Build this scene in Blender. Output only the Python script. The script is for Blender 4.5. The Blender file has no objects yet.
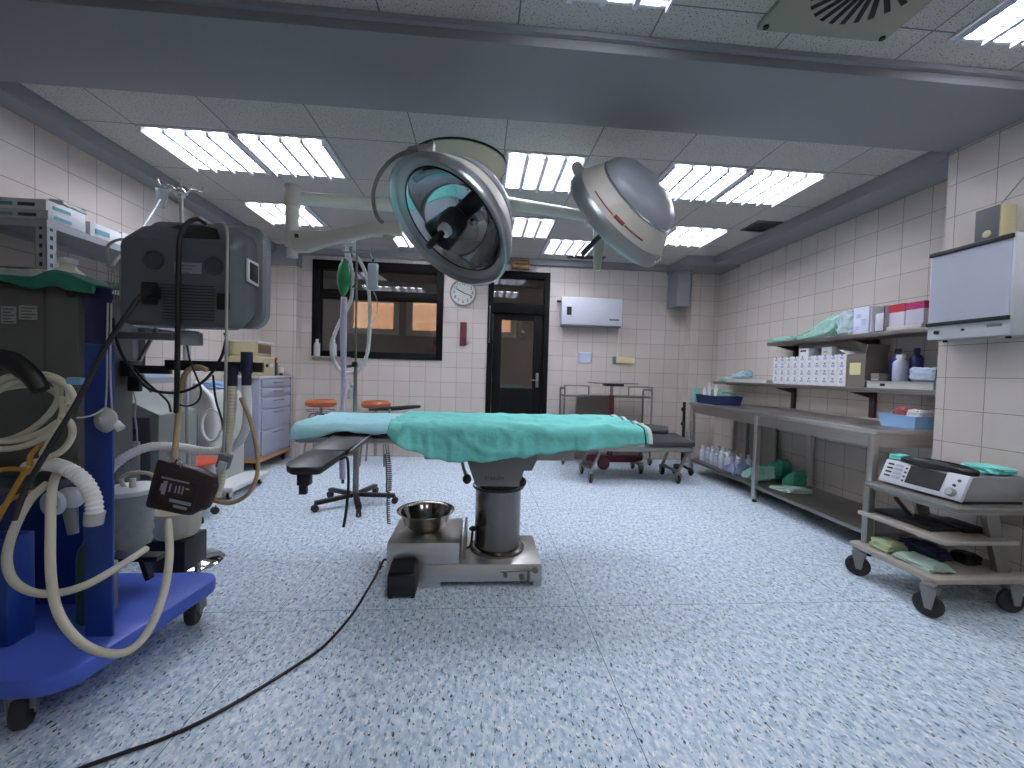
EXPO = 0.0
LAMPE = 15.0
SUNE = 9.0
import bpy, bmesh, math, random
from mathutils import Vector, Matrix, noise
random.seed(7)
PI = math.pi
SC = bpy.context.scene
COL = SC.collection
V = Vector
# ---------------------------------------------------------------- camera
CAM = V((0, 0, 1.2))
FPX = 413.2
yaw, pit, rol = 0.0779, -0.02805, 0.02756
_f = V((math.sin(yaw)*math.cos(pit), math.cos(yaw)*math.cos(pit), math.sin(pit)))
_r0 = V((math.cos(yaw), -math.sin(yaw), 0)); _u0 = _r0.cross(_f)
_r = _r0*math.cos(rol) + _u0*math.sin(rol); _u = -_r0*math.sin(rol) + _u0*math.cos(rol)
def ray(px, py): return _r*((px-512)/FPX) + _u*(-(py-384)/FPX) + _f
def at(px, py, **k):
    """world point seen at a pixel on the plane x=, y= or z="""
    (a, v), = k.items(); i = 'xyz'.index(a); d = ray(px, py)
    return CAM + d*((v-CAM[i])/d[i])
def dep(px, py, d): return CAM + ray(px, py)*d
cd = bpy.data.cameras.new('camera'); cam = bpy.data.objects.new('camera', cd); COL.objects.link(cam)
cd.sensor_width = 36; cd.sensor_fit = 'HORIZONTAL'; cd.lens = FPX/1024*36; cd.clip_start = 0.02
cam.matrix_world = Matrix(((_r.x, _u.x, -_f.x, CAM.x), (_r.y, _u.y, -_f.y, CAM.y), (_r.z, _u.z, -_f.z, CAM.z), (0, 0, 0, 1)))
SC.camera = cam
SC.view_settings.view_transform = 'Standard'; SC.view_settings.look = 'None'
SC.view_settings.gamma = 1; SC.view_settings.use_curve_mapping = False
SC.view_settings.exposure = EXPO
SC.cycles.max_bounces = 8; SC.cycles.diffuse_bounces = 5; SC.cycles.glossy_bounces = 4; SC.cycles.transparent_max_bounces = 12
SC.cycles.use_denoising = True
SC.cycles.sample_clamp_indirect = 6
# ---------------------------------------------------------------- materials
def lin(c): return tuple((x/12.92 if x <= .04045 else ((x+.055)/1.055)**2.4) for x in c)
def hexc(h): return lin(tuple(int(h[i:i+2], 16)/255 for i in (0, 2, 4))) + (1,)
MATS = {}
def nt(name):
    m = bpy.data.materials.new(name); m.use_nodes = True; t = m.node_tree
    return m, t, t.nodes['Principled BSDF']
def mat(name, h, rough=.5, metal=0, var=.06, scale=6, bump=0, bscale=60, stretch=None, trans=0, alpha=1, ior=None):
    """procedural surface: slight noise variation in colour and roughness, optional noise bump"""
    if name in MATS: return MATS[name]
    m, t, b = nt(name); N, L = t.nodes, t.links
    c = hexc(h)
    tc = N.new('ShaderNodeTexCoord'); mp = N.new('ShaderNodeMapping'); L.new(tc.outputs['Object'], mp.inputs[0])
    if stretch: mp.inputs['Scale'].default_value = stretch
    nz = N.new('ShaderNodeTexNoise'); nz.inputs['Scale'].default_value = scale; nz.inputs['Detail'].default_value = 4
    L.new(mp.outputs[0], nz.inputs['Vector'])
    mx = N.new('ShaderNodeMix'); mx.data_type = 'RGBA'; L.new(nz.outputs['Fac'], mx.inputs['Factor'])
    mx.inputs['A'].default_value = tuple(max(0, x*(1-var)) for x in c[:3])+(1,)
    mx.inputs['B'].default_value = tuple(min(1, x*(1+var)) for x in c[:3])+(1,)
    L.new(mx.outputs['Result'], b.inputs['Base Color'])
    b.inputs['Metallic'].default_value = metal
    mr = N.new('ShaderNodeMapRange'); L.new(nz.outputs['Fac'], mr.inputs['Value'])
    mr.inputs['To Min'].default_value = max(.02, rough*.85); mr.inputs['To Max'].default_value = min(1, rough*1.15)
    L.new(mr.outputs[0], b.inputs['Roughness'])
    if bump:
        n2 = N.new('ShaderNodeTexNoise'); n2.inputs['Scale'].default_value = bscale; n2.inputs['Detail'].default_value = 5
        L.new(mp.outputs[0], n2.inputs['Vector'])
        bp = N.new('ShaderNodeBump'); bp.inputs['Strength'].default_value = bump; bp.inputs['Distance'].default_value = .01
        L.new(n2.outputs['Fac'], bp.inputs['Height']); L.new(bp.outputs[0], b.inputs['Normal'])
    if trans: b.inputs['Transmission Weight'].default_value = trans
    if ior: b.inputs['IOR'].default_value = ior
    if alpha < 1: b.inputs['Alpha'].default_value = alpha
    MATS[name] = m; return m
def emis(name, h, s):
    m, t, b = nt(name); b.inputs['Base Color'].default_value = (.8, .8, .8, 1)
    b.inputs['Emission Color'].default_value = hexc(h); b.inputs['Emission Strength'].default_value = s
    MATS[name] = m; return m
def tile_mat(name, h1, h2, hg, du, dv, w=.211, hh=.206):
    m, t, b = nt(name); N, L = t.nodes, t.links
    g = N.new('ShaderNodeNewGeometry')
    sp = N.new('ShaderNodeSeparateXYZ'); L.new(g.outputs['Position'], sp.inputs[0])
    sn = N.new('ShaderNodeSeparateXYZ'); L.new(g.outputs['True Normal'], sn.inputs[0])
    def ma(op, a, bb=None):
        n = N.new('ShaderNodeMath'); n.operation = op
        for i, s in enumerate((a, bb)):
            if s is None: continue
            if isinstance(s, (int, float)): n.inputs[i].default_value = s
            else: L.new(s, n.inputs[i])
        return n.outputs[0]
    ny = ma('GREATER_THAN', ma('ABSOLUTE', sn.outputs['Y']), .5)
    xs = ma('ADD', sp.outputs['X'], du[0]); ys = ma('ADD', sp.outputs['Y'], du[1])
    u = ma('ADD', ma('MULTIPLY', xs, ny), ma('MULTIPLY', ys, ma('SUBTRACT', 1.0, ny)))
    v = ma('ADD', sp.outputs['Z'], dv)
    cb = N.new('ShaderNodeCombineXYZ'); L.new(u, cb.inputs[0]); L.new(v, cb.inputs[1])
    br = N.new('ShaderNodeTexBrick'); br.offset = 0; br.squash = 1
    br.inputs['Scale'].default_value = 1; br.inputs['Brick Width'].default_value = w; br.inputs['Row Height'].default_value = hh
    br.inputs['Mortar Size'].default_value = .0022; br.inputs['Mortar Smooth'].default_value = .3; br.inputs['Bias'].default_value = 0
    br.inputs['Color1'].default_value = hexc(h1); br.inputs['Color2'].default_value = hexc(h2); br.inputs['Mortar'].default_value = hexc(hg)
    L.new(cb.outputs[0], br.inputs['Vector'])
    nz = N.new('ShaderNodeTexNoise'); nz.inputs['Scale'].default_value = 1.7; L.new(g.outputs['Position'], nz.inputs['Vector'])
    mr = N.new('ShaderNodeMapRange'); L.new(nz.outputs['Fac'], mr.inputs['Value']); mr.inputs['To Min'].default_value = .9; mr.inputs['To Max'].default_value = 1.06
    mx = N.new('ShaderNodeVectorMath'); mx.operation = 'SCALE'; L.new(br.outputs['Color'], mx.inputs[0]); L.new(mr.outputs[0], mx.inputs['Scale'])
    L.new(mx.outputs[0], b.inputs['Base Color'])
    r2 = N.new('ShaderNodeMapRange'); L.new(br.outputs['Fac'], r2.inputs['Value']); r2.inputs['To Min'].default_value = .28; r2.inputs['To Max'].default_value = .8
    L.new(r2.outputs[0], b.inputs['Roughness'])
    bp = N.new('ShaderNodeBump'); bp.invert = True; bp.inputs['Strength'].default_value = .5; bp.inputs['Distance'].default_value = .003
    L.new(br.outputs['Fac'], bp.inputs['Height']); L.new(bp.outputs[0], b.inputs['Normal'])
    return m
def floor_mat():
    m, t, b = nt('speckled blue vinyl'); N, L = t.nodes, t.links
    g = N.new('ShaderNodeNewGeometry')
    def ns(scale, sx=1, sy=1, rot=0, det=3, off=0):
        mp = N.new('ShaderNodeMapping'); mp.inputs['Scale'].default_value = (sx, sy, 1); mp.inputs['Rotation'].default_value = (0, 0, rot); mp.inputs['Location'].default_value = (off, off*.7, 0)
        L.new(g.outputs['Position'], mp.inputs[0])
        n = N.new('ShaderNodeTexNoise'); n.inputs['Scale'].default_value = scale; n.inputs['Detail'].default_value = det; L.new(mp.outputs[0], n.inputs['Vector'])
        return n.outputs['Fac']
    def ramp(f, a, bb):
        r = N.new('ShaderNodeMapRange'); r.inputs['From Min'].default_value = a; r.inputs['From Max'].default_value = bb; L.new(f, r.inputs['Value']); return r.outputs[0]
    def mixc(fac, A, B):
        x = N.new('ShaderNodeMix'); x.data_type = 'RGBA'
        if isinstance(fac, float): x.inputs['Factor'].default_value = fac
        else: L.new(fac, x.inputs['Factor'])
        for k, s in (('A', A), ('B', B)):
            if isinstance(s, tuple): x.inputs[k].default_value = s
            else: L.new(s, x.inputs[k])
        return x.outputs['Result']
    c = mixc(ramp(ns(46, 1, .55, .25), .36, .64), hexc('a9c0d4'), hexc('dfe9f2'))
    c = mixc(ramp(ns(80, 1, .5, .25, 2, 3), .56, .68), c, hexc('f2f6f9'))
    c = mixc(ramp(ns(62, 1, .5, .2, 2, 9), .60, .68), c, hexc('6f889f'))
    c = mixc(ramp(ns(80, 1, .5, .3, 2, 17), .635, .68), c, hexc('263444'))
    c = mixc(ramp(ns(66, 1, .6, .3, 2, 29), .68, .73), c, hexc('6b6458'))
    s = N.new('ShaderNodeSeparateXYZ'); L.new(g.outputs['Position'], s.inputs[0])
    br = N.new('ShaderNodeTexBrick'); br.offset = 0; br.inputs['Scale'].default_value = 1; br.inputs['Brick Width'].default_value = 1.5; br.inputs['Row Height'].default_value = 1.5
    br.inputs['Mortar Size'].default_value = .0015; br.inputs['Mortar Smooth'].default_value = 0
    mp = N.new('ShaderNodeMapping'); mp.inputs['Location'].default_value = (.95, .93, 0); L.new(g.outputs['Position'], mp.inputs[0]); L.new(mp.outputs[0], br.inputs['Vector'])
    c = mixc(br.outputs['Fac'], c, hexc('58697a'))
    L.new(c, b.inputs['Base Color'])
    r = N.new('ShaderNodeMapRange'); L.new(ns(5), r.inputs['Value']); r.inputs['To Min'].default_value = .34; r.inputs['To Max'].default_value = .5
    L.new(r.outputs[0], b.inputs['Roughness'])
    return m
def ceil_mat():
    m, t, b = nt('mineral fibre ceiling panels'); N, L = t.nodes, t.links
    g = N.new('ShaderNodeNewGeometry')
    br = N.new('ShaderNodeTexBrick'); br.offset = 0; br.inputs['Scale'].default_value = 1; br.inputs['Brick Width'].default_value = .613; br.inputs['Row Height'].default_value = .613
    br.inputs['Mortar Size'].default_value = .0035; br.inputs['Mortar Smooth'].default_value = 0
    br.inputs['Color1'].default_value = hexc('bfbcb6'); br.inputs['Color2'].default_value = hexc('c6c3bd'); br.inputs['Mortar'].default_value = hexc('6f7274')
    mp = N.new('ShaderNodeMapping'); mp.inputs['Location'].default_value = (2.32, .105, 0); L.new(g.outputs['Position'], mp.inputs[0]); L.new(mp.outputs[0], br.inputs['Vector'])
    nz = N.new('ShaderNodeTexNoise'); nz.inputs['Scale'].default_value = 130; nz.inputs['Detail'].default_value = 2; L.new(g.outputs['Position'], nz.inputs['Vector'])
    r = N.new('ShaderNodeMapRange'); L.new(nz.outputs['Fac'], r.inputs['Value']); r.inputs['From Min'].default_value = .60; r.inputs['From Max'].default_value = .66
    x = N.new('ShaderNodeMix'); x.data_type = 'RGBA'; L.new(r.outputs[0], x.inputs['Factor']); L.new(br.outputs['Color'], x.inputs['A']); x.inputs['B'].default_value = hexc('5c5f60')
    L.new(x.outputs['Result'], b.inputs['Base Color']); b.inputs['Roughness'].default_value = .95
    bp = N.new('ShaderNodeBump'); bp.invert = True; bp.inputs['Strength'].default_value = .4; bp.inputs['Distance'].default_value = .004
    L.new(r.outputs[0], bp.inputs['Height']); L.new(bp.outputs[0], b.inputs['Normal'])
    return m
def glass_mat(name, tint='ffffff', refl=1.0):
    m, t, b = nt(name); N, L = t.nodes, t.links
    tr = N.new('ShaderNodeBsdfTransparent'); tr.inputs[0].default_value = hexc(tint)
    gl = N.new('ShaderNodeBsdfGlossy'); gl.inputs['Roughness'].default_value = .02
    fr = N.new('ShaderNodeFresnel'); fr.inputs['IOR'].default_value = 1.5
    mu = N.new('ShaderNodeMath'); mu.operation = 'MULTIPLY'; mu.inputs[1].default_value = refl; mu.use_clamp = True; L.new(fr.outputs[0], mu.inputs[0])
    mx = N.new('ShaderNodeMixShader'); L.new(mu.outputs[0], mx.inputs[0]); L.new(tr.outputs[0], mx.inputs[1]); L.new(gl.outputs[0], mx.inputs[2])
    L.new(mx.outputs[0], t.nodes['Material Output'].inputs['Surface']); MATS[name] = m; return m
def film_mat(name, h, op=.5, rough=.25):
    """thin translucent plastic"""
    m, t, b = nt(name); N, L = t.nodes, t.links
    nz = N.new('ShaderNodeTexNoise'); nz.inputs['Scale'].default_value = 25
    tc = N.new('ShaderNodeTexCoord'); L.new(tc.outputs['Object'], nz.inputs['Vector'])
    mr = N.new('ShaderNodeMapRange'); L.new(nz.outputs['Fac'], mr.inputs['Value']); mr.inputs['To Min'].default_value = op*.8; mr.inputs['To Max'].default_value = min(1, op*1.2)
    L.new(mr.outputs[0], b.inputs['Alpha'])
    b.inputs['Base Color'].default_value = hexc(h); b.inputs['Roughness'].default_value = rough
    bp = N.new('ShaderNodeBump'); bp.inputs['Strength'].default_value = .5; bp.inputs['Distance'].default_value = .01; L.new(nz.outputs['Fac'], bp.inputs['Height']); L.new(bp.outputs[0], b.inputs['Normal'])
    MATS[name] = m; return m
# ---------------------------------------------------------------- mesh building
class MB:
    def __init__(s): s.bm = bmesh.new()
    def _merge(s, t):
        me = bpy.data.meshes.new('tmp'); t.to_mesh(me); t.free(); s.bm.from_mesh(me); bpy.data.meshes.remove(me); return s
    def box(s, c, d, rot=None, bev=0, seg=2):
        t = bmesh.new(); bmesh.ops.create_cube(t, size=1)
        bmesh.ops.scale(t, vec=V(d), verts=t.verts)
        if bev: bmesh.ops.bevel(t, geom=t.edges[:], offset=min(bev, min(d)*.49), segments=seg, profile=.5, affect='EDGES')
        M = Matrix.Translation(V(c))
        if rot is not None: M = M @ (rot.to_4x4() if not isinstance(rot, (int, float)) else Matrix.Rotation(rot, 4, 'Z'))
        bmesh.ops.transform(t, matrix=M, verts=t.verts); return s._merge(t)
    def bb(s, x0, x1, y0, y1, z0, z1, bev=0, seg=2):
        return s.box(((x0+x1)/2, (y0+y1)/2, (z0+z1)/2), (abs(x1-x0), abs(y1-y0), abs(z1-z0)), bev=bev, seg=seg)
    def bar(s, p0, p1, w, h, bev=0, up=(0, 0, 1)):
        p0, p1 = V(p0), V(p1); d = p1-p0; x = d.normalized(); u = V(up)
        if abs(x.dot(u)) > .98: u = V((0, 1, 0))
        y = u.cross(x).normalized(); z = x.cross(y)
        R = Matrix((x, y, z)).transposed()
        return s.box((p0+p1)/2, (d.length, w, h), rot=R, bev=bev)
    def tube(s, pts, r, n=10, res=6, closed=False, sharp=False, cap=True):
        P = [V(p) for p in pts]
        if not sharp and len(P) > 2:
            Q = []; m = len(P); rng = m if closed else m-1
            for i in range(rng):
                a = P[(i-1) % m] if (closed or i > 0) else P[0]*2-P[1]
                b_, c = P[i], P[(i+1) % m]
                d = P[(i+2) % m] if (closed or i+2 < m) else P[-1]*2-P[-2]
                for k in range(res):
                    t = k/res
                    Q.append(.5*((2*b_)+(c-a)*t+(2*a-5*b_+4*c-d)*t*t+(3*b_-a-3*c+d)*t**3))
            if not closed: Q.append(P[-1])
            P = Q
        bm = s.bm; rings = []; m = len(P); nrm = None; L = 0
        for i in range(m):
            if closed: T = (P[(i+1) % m]-P[i-1])
            else: T = P[min(i+1, m-1)]-P[max(i-1, 0)]
            if T.length < 1e-9: T = V((0, 0, 1))
            T.normalize()
            if nrm is None:
                nrm = T.orthogonal().normalized()
            else:
                nrm = (nrm-T*nrm.dot(T))
                nrm = nrm.normalized() if nrm.length > 1e-6 else T.orthogonal().normalized()
            b_ = T.cross(nrm); L += (P[i]-P[i-1]).length if i else 0
            rr = r(i/(m-1), L) if callable(r) else r
            rings.append([bm.verts.new(P[i]+(nrm*math.cos(2*PI*k/n)+b_*math.sin(2*PI*k/n))*rr) for k in range(n)])
        for i in range(m if closed else m-1):
            A, B = rings[i], rings[(i+1) % m]
            for k in range(n): bm.faces.new((A[k], A[(k+1) % n], B[(k+1) % n], B[k]))
        if cap and not closed:
            bm.faces.new(list(reversed(rings[0]))); bm.faces.new(rings[-1])
        return s
    def cyl(s, p0, p1, r, r2=None, n=20):
        r2 = r if r2 is None else r2
        return s.tube([p0, p1], (lambda t, L: r+(r2-r)*t), n=n, sharp=True)
    def lathe(s, prof, c=(0, 0, 0), ax=(0, 0, 1), n=32, close=False):
        """prof: (radius, height along ax)"""
        bm = s.bm; c = V(c); a = V(ax).normalized(); x = a.orthogonal().normalized()
        if abs(a.z) > .999: x = V((1, 0, 0))
        y = a.cross(x); rings = []
        for r, h in prof:
            if r < 1e-6: rings.append([bm.verts.new(c+a*h)])
            else: rings.append([bm.verts.new(c+a*h+(x*math.cos(2*PI*k/n)+y*math.sin(2*PI*k/n))*r) for k in range(n)])
        pr = list(zip(rings, rings[1:]))
        if close: pr.append((rings[-1], rings[0]))
        for A, B in pr:
            if len(A) == 1 and len(B) == 1: continue
            for k in range(n):
                if len(A) == 1: bm.faces.new((A[0], B[(k+1) % n], B[k]))
                elif len(B) == 1: bm.faces.new((A[k], A[(k+1) % n], B[0]))
                else: bm.faces.new((A[k], A[(k+1) % n], B[(k+1) % n], B[k]))
        return s
    def prism(s, poly, off, bev=0):
        t = bmesh.new(); off = V(off); A = [t.verts.new(V(p)) for p in poly]; B = [t.verts.new(V(p)+off) for p in poly]; n = len(poly)
        t.faces.new(A); t.faces.new(list(reversed(B)))
        for k in range(n): t.faces.new((A[k], B[k], B[(k+1) % n], A[(k+1) % n]))
        bmesh.ops.recalc_face_normals(t, faces=t.faces[:])
        if bev: bmesh.ops.bevel(t, geom=t.edges[:], offset=bev, segments=2, profile=.5, affect='EDGES')
        return s._merge(t)
    def ball(s, c, d, rot=None, n=16):
        t = bmesh.new(); bmesh.ops.create_uvsphere(t, u_segments=n, v_segments=max(6, n*2//3), radius=.5)
        M = Matrix.Translation(V(c)) @ (rot.to_4x4() if rot is not None else Matrix.Identity(4)) @ Matrix.Diagonal((*d, 1))
        bmesh.ops.transform(t, matrix=M, verts=t.verts); return s._merge(t)
    def grid(s, fn, nu, nv):
        bm = s.bm; G = [[bm.verts.new(V(fn(i/nu, j/nv))) for j in range(nv+1)] for i in range(nu+1)]
        for i in range(nu):
            for j in range(nv): bm.faces.new((G[i][j], G[i+1][j], G[i+1][j+1], G[i][j+1]))
        return s
    def xf(s, M):
        bmesh.ops.transform(s.bm, matrix=M, verts=s.bm.verts); return s
    def build(s, name, m, parent=None, local=False, smooth=40, label=None, kind=None, solid=0):
        bm = s.bm
        bmesh.ops.recalc_face_normals(bm, faces=bm.faces[:])
        if parent is not None and not local:
            o = V((0, 0, 0)); p = parent
            while p is not None: o += p.location; p = p.parent
            bmesh.ops.translate(bm, vec=-o, verts=bm.verts)
        me = bpy.data.meshes.new(name); bm.to_mesh(me); bm.free()
        if smooth:
            me.polygons.foreach_set('use_smooth', [True]*len(me.polygons)); me.set_sharp_from_angle(angle=math.radians(smooth))
        me.materials.append(m)
        o = bpy.data.objects.new(name, me); COL.objects.link(o)
        if parent is not None: o.parent = parent
        if label: o['label'] = label
        if kind: o['kind'] = kind
        if solid:
            md = o.modifiers.new('thickness', 'SOLIDIFY'); md.thickness = solid; md.offset = 0
        return o
def struct(name, mb, m, label=None, parent=None):
    o = mb.build(name, m, parent)
    if parent is None:
        o['kind'] = 'structure'
        if label: o['label'] = label; o['category'] = name.split('_')[0]
    return o
def thing(name, label, cat, loc=(0, 0, 0), rz=0, group=None):
    o = bpy.data.objects.new(name, None); o.empty_display_size = .1; COL.objects.link(o)
    o.location = loc; o.rotation_euler = (0, 0, rz); o['label'] = label; o['category'] = cat
    if group: o['group'] = group
    return o
def tag(o, label, cat, group=None, kind=None):
    o['label'] = label; o['category'] = cat
    if group: o['group'] = group
    if kind: o['kind'] = kind
    return o
def origin(o, p):
    """move a single-mesh thing's origin to its base without moving its shape"""
    p = V(p); o.location = p
    for q in [o]+list(o.children): q.data.transform(Matrix.Translation(-p))
    return o
def dup(root, loc, rz=None, label=None, group=None):
    r = root.copy(); COL.objects.link(r); r.location = loc
    if rz is not None: r.rotation_euler = (0, 0, rz)
    if label: r['label'] = label
    if group: r['group'] = group
    for ch in list(root.children):
        c = ch.copy(); COL.objects.link(c); c.parent = r
        for g in ch.children:
            d = g.copy(); COL.objects.link(d); d.parent = c
    return r
def text_mb(txt, size, M, extrude=.0006):
    """lettering as a mesh, transformed by M"""
    cu = bpy.data.curves.new('t', 'FONT'); cu.body = txt; cu.size = size; cu.align_x = 'CENTER'; cu.align_y = 'CENTER'; cu.extrude = extrude; cu.resolution_u = 3
    o = bpy.data.objects.new('t', cu); COL.objects.link(o); bpy.context.view_layer.update()
    me = bpy.data.meshes.new_from_object(o.evaluated_get(bpy.context.evaluated_depsgraph_get()))
    me.transform(M); mb = MB(); mb.bm.from_mesh(me)
    bpy.data.meshes.remove(me); bpy.data.objects.remove(o); bpy.data.curves.remove(cu); return mb
def frame3(x, y, o):
    x = V(x).normalized(); z = x.cross(V(y)).normalized(); y = z.cross(x)
    M = Matrix((x, y, z)).transposed().to_4x4(); M.translation = V(o); return M
def wr(p, s, a): return noise.noise(V(p)*s)*a
# ---------------------------------------------------------------- materials used all over
STEEL = mat('brushed steel', 'dedbd6', .33, 1, .12, 3, .05, 90, (1, 1, 14))
STEELD = mat('dull steel', '8f8b86', .4, 1, .15, 3)
CHROME = mat('chrome', 'd8d8d8', .08, 1, .03)
BLACK = mat('black plastic', '121214', .45, 0, .2)
BLKMET = mat('black metal', '17171a', .38, 0, .2)
LEATHER = mat('black vinyl', '1c1b1d', .38, 0, .15, 5, .15, 120)
WHITE = mat('white plastic', 'dcdee0', .4)
CREAM = mat('cream enamel', 'cfcbbb', .35, 0, .04)
GREYP = mat('grey plastic', '6f7478', .45)
DKGREY = mat('dark grey plastic', '3a3e43', .42)
PAINT = mat('grey wall paint', '85868a', .75, 0, .05, 2)
BLUE = mat('blue enamel', '1d3a88', .35, 0, .08)
NAVY = mat('dark blue plastic', '15204e', .4)
RUBBER = mat('rubber tyre', '2a2a2c', .7)
CASTER = mat('caster grey', '7d7f7c', .5)
TEAL = mat('teal surgical cloth', '78d3ca', .85, 0, .08, 9, .7, 26)
LBLUE = mat('light blue surgical cloth', 'a3d8e0', .85, 0, .07, 9, .5, 26)
GREEN = mat('dark green cloth', '1f6a52', .9, 0, .15, 12, .3, 200)
ORANGE = mat('orange stool seat', 'a3542f', .35, 0, .1)
MAROON = mat('maroon enamel', '5a1a24', .4, 0, .1)
PAPER = mat('white carton', 'e2e2e4', .7, 0, .05, 20)
RED = mat('red plastic', 'b32a35', .5)
HOSE = mat('cream hose', 'cfc9b4', .45, 0, .08, 20)
HOSEW = mat('white corrugated hose', 'f4f4f0', .45, 0, .06, 20)
TAN = mat('tan rubber tube', 'a58d6a', .5, 0, .1, 20)
CABLE = mat('black cable', '101012', .5)
GCABLE = mat('grey cable', '9a9a96', .5)
CLEAR = film_mat('clear plastic film', 'dfe8ea', .45, .2)
TEALFILM = film_mat('pale teal wrapping film', 'a9dccd', .75, .35)
# ---------------------------------------------------------------- the room
XL, XR, YB, YF, H = -2.83, 3.33, 5.75, -2.2, 2.77
TILE = tile_mat('cream wall tiles', 'd3cac3', 'cec4bb', '857a70', (-1.15+2.11, -3.08+4.22), -2.48+4.12)
struct('floor', MB().bb(-3.0, 3.5, YF-.15, YB, -.06, 0), floor_mat(), 'speckled light blue vinyl floor')
struct('ceiling', MB().bb(-3.0, 3.5, YF-.15, YB+.15, H, H+.06), ceil_mat(), 'grey mineral fibre ceiling panels in a grid')
struct('wall_left', MB().bb(XL-.15, XL, YF, YB, 0, H), TILE, 'cream tiled wall on the left')
struct('wall_right', MB().bb(XR, XR+.15, YF, YB, 0, H), TILE, 'cream tiled wall behind the steel bench')
struct('wall_front', MB().bb(XL-.15, XR+.15, YF-.15, YF, 0, H), TILE, 'tiled wall behind the camera')
WX0, WX1, WZ0, WZ1 = -2.26, -.525, 1.335, 2.635
DX0, DX1, DZ1 = .085, .945, 2.60
w = MB()
w.bb(XL, WX0, YB, YB+.15, 0, H); w.bb(WX0, WX1, YB, YB+.15, 0, WZ0); w.bb(WX0, WX1, YB, YB+.15, WZ1, H)
w.bb(WX1, DX0, YB, YB+.15, 0, H); w.bb(DX0, DX1, YB, YB+.15, DZ1, H); w.bb(DX1, XR, YB, YB+.15, 0, H)
struct('wall_back', w, TILE, 'cream tiled wall with dark framed window and door')
struct('wall_pilaster', MB().bb(2.92, XR, 5.6, YB, 0, H), TILE, 'tiled pilaster in the right back corner')
struct('wall_pilaster_left', MB().bb(XL, -2.40, 5.6, YB, 0, 2.5), TILE, 'tiled pilaster in the left back corner')
struct('wall_column', MB().bb(3.0, XR, .6, 2.5, 0, H), TILE, 'tiled column carrying the x-ray viewer')
# soffits, beam and pipe boxing
struct('trim_1', MB().bb(-2.4, 2.62, 5.67, YB, 2.69, H), PAINT, 'grey soffit above the back wall')
s_ = MB().bb(XL, -2.66, 2.5, YB, 2.675, H); s_.bb(-2.665, -2.655, 2.5, 5.6, 2.755, H)
struct('trim_2', s_, PAINT, 'grey soffit along the left wall')
struct('trim_3', MB().bb(2.99, XR, 2.5, 5.16, 2.675, H), PAINT, 'grey soffit along the right wall')
struct('trim_4', MB().bb(XL, XR, 1.93, 2.5, 2.70, H, bev=.004), PAINT, 'broad grey ceiling beam crossing the room')
struct('trim_5', MB().bb(2.62, XR, 5.16, YB, 2.65, H), PAINT, 'grey duct boxing at the right back ceiling corner')
struct('trim_6', MB().bb(2.64, 2.82, 5.45, YB, 2.165, H), PAINT, 'grey vertical duct boxing hanging in the right back corner')
struct('trim_7', MB().bb(XL, -2.40, 5.59, YB, 2.5, H), PAINT, 'grey boxing above the left back pilaster')
b_ = MB().bb(XL, XR, 1.905, 1.93, 2.745, H)
struct('trim_8', b_, mat('pale ceiling edge strip', '94969a', .6), 'pale edge strip along the near side of the beam')
# window 1
FRM = mat('dark brown window frame', '050404', .7, 0, .2); FRM.node_tree.nodes['Principled BSDF'].inputs['Specular IOR Level'].default_value = .2
GLASS = glass_mat('window glass', 'd9d6d2', 1.6)
def pane(x0, x1, z0, z1, y, par, name='pane', m=None):
    return MB().bb(x0, x1, y-.003, y+.003, z0, z1).build(name, m or GLASS, par)
w1 = thing('window_1', 'wide dark framed window to the next room in the back wall', 'window', (WX0, YB, WZ0)); w1['kind'] = 'structure'
f = MB(); fy0, fy1 = YB-.02, YB+.1
f.bb(WX0, WX0+.1, fy0, fy1, WZ0, WZ1, .006); f.bb(WX1-.09, WX1, fy0, fy1, WZ0, WZ1, .006)
f.bb(WX0+.1, WX1-.09, fy0, fy1, WZ1-.12, WZ1, .006); f.bb(WX0+.1, WX1-.09, fy0, fy1, WZ0, WZ0+.09, .006)
f.bb(WX0+.1, WX1-.09, fy0, fy1, 2.13, 2.25, .006)
f.build('frame', FRM, w1)
pane(WX0+.1, WX1-.09, 2.25, WZ1-.12, YB+.05, w1); pane(WX0+.1, WX1-.09, WZ0+.09, 2.13, YB+.06, w1)
# door 1
d1 = thing('door_1', 'dark glazed door with transom window in the back wall', 'door', (DX0, YB, 0)); d1['kind'] = 'structure'
f = MB(); f.bb(DX0, DX0+.075, fy0, fy1, 0, DZ1, .005); f.bb(DX1-.075, DX1, fy0, fy1, 0, DZ1, .005)
f.bb(DX0+.075, DX1-.075, fy0, fy1, DZ1-.09, DZ1, .005); f.bb(DX0+.075, DX1-.075, fy0, fy1, 2.02, 2.16, .005)
f.build('frame', FRM, d1)
pane(DX0+.075, DX1-.075, 2.16, DZ1-.09, YB+.05, d1, 'transom_pane')
f = MB(); lx0, lx1 = DX0+.08, DX1-.08
f.bb(lx0, lx0+.12, YB+.01, YB+.055, .01, 2.015, .004); f.bb(lx1-.13, lx1, YB+.01, YB+.055, .01, 2.015, .004)
f.bb(lx0+.12, lx1-.13, YB+.01, YB+.055, 1.93, 2.015, .004); f.bb(lx0+.12, lx1-.13, YB+.01, YB+.055, .01, .98, .004)
lf = f.build('door_leaf', FRM, d1)
pane(lx0+.12, lx1-.13, .98, 1.93, YB+.035, lf, 'pane')
h = MB().bb(lx1-.085, lx1-.045, YB-.002, YB+.008, 1.0, 1.2, .004); h.tube([(lx1-.065, YB, 1.1), (lx1-.065, YB-.05, 1.1), (lx1-.16, YB-.05, 1.1)], .009, res=4)
h.build('door_handle', STEELD, lf)
hh = MB()
for z in (.3, 1.1, 1.85): hh.cyl((lx0-.004, YB+.003, z-.05), (lx0-.004, YB+.003, z+.05), .008, n=10)
hh.build('hinge', STEELD, d1)
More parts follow.
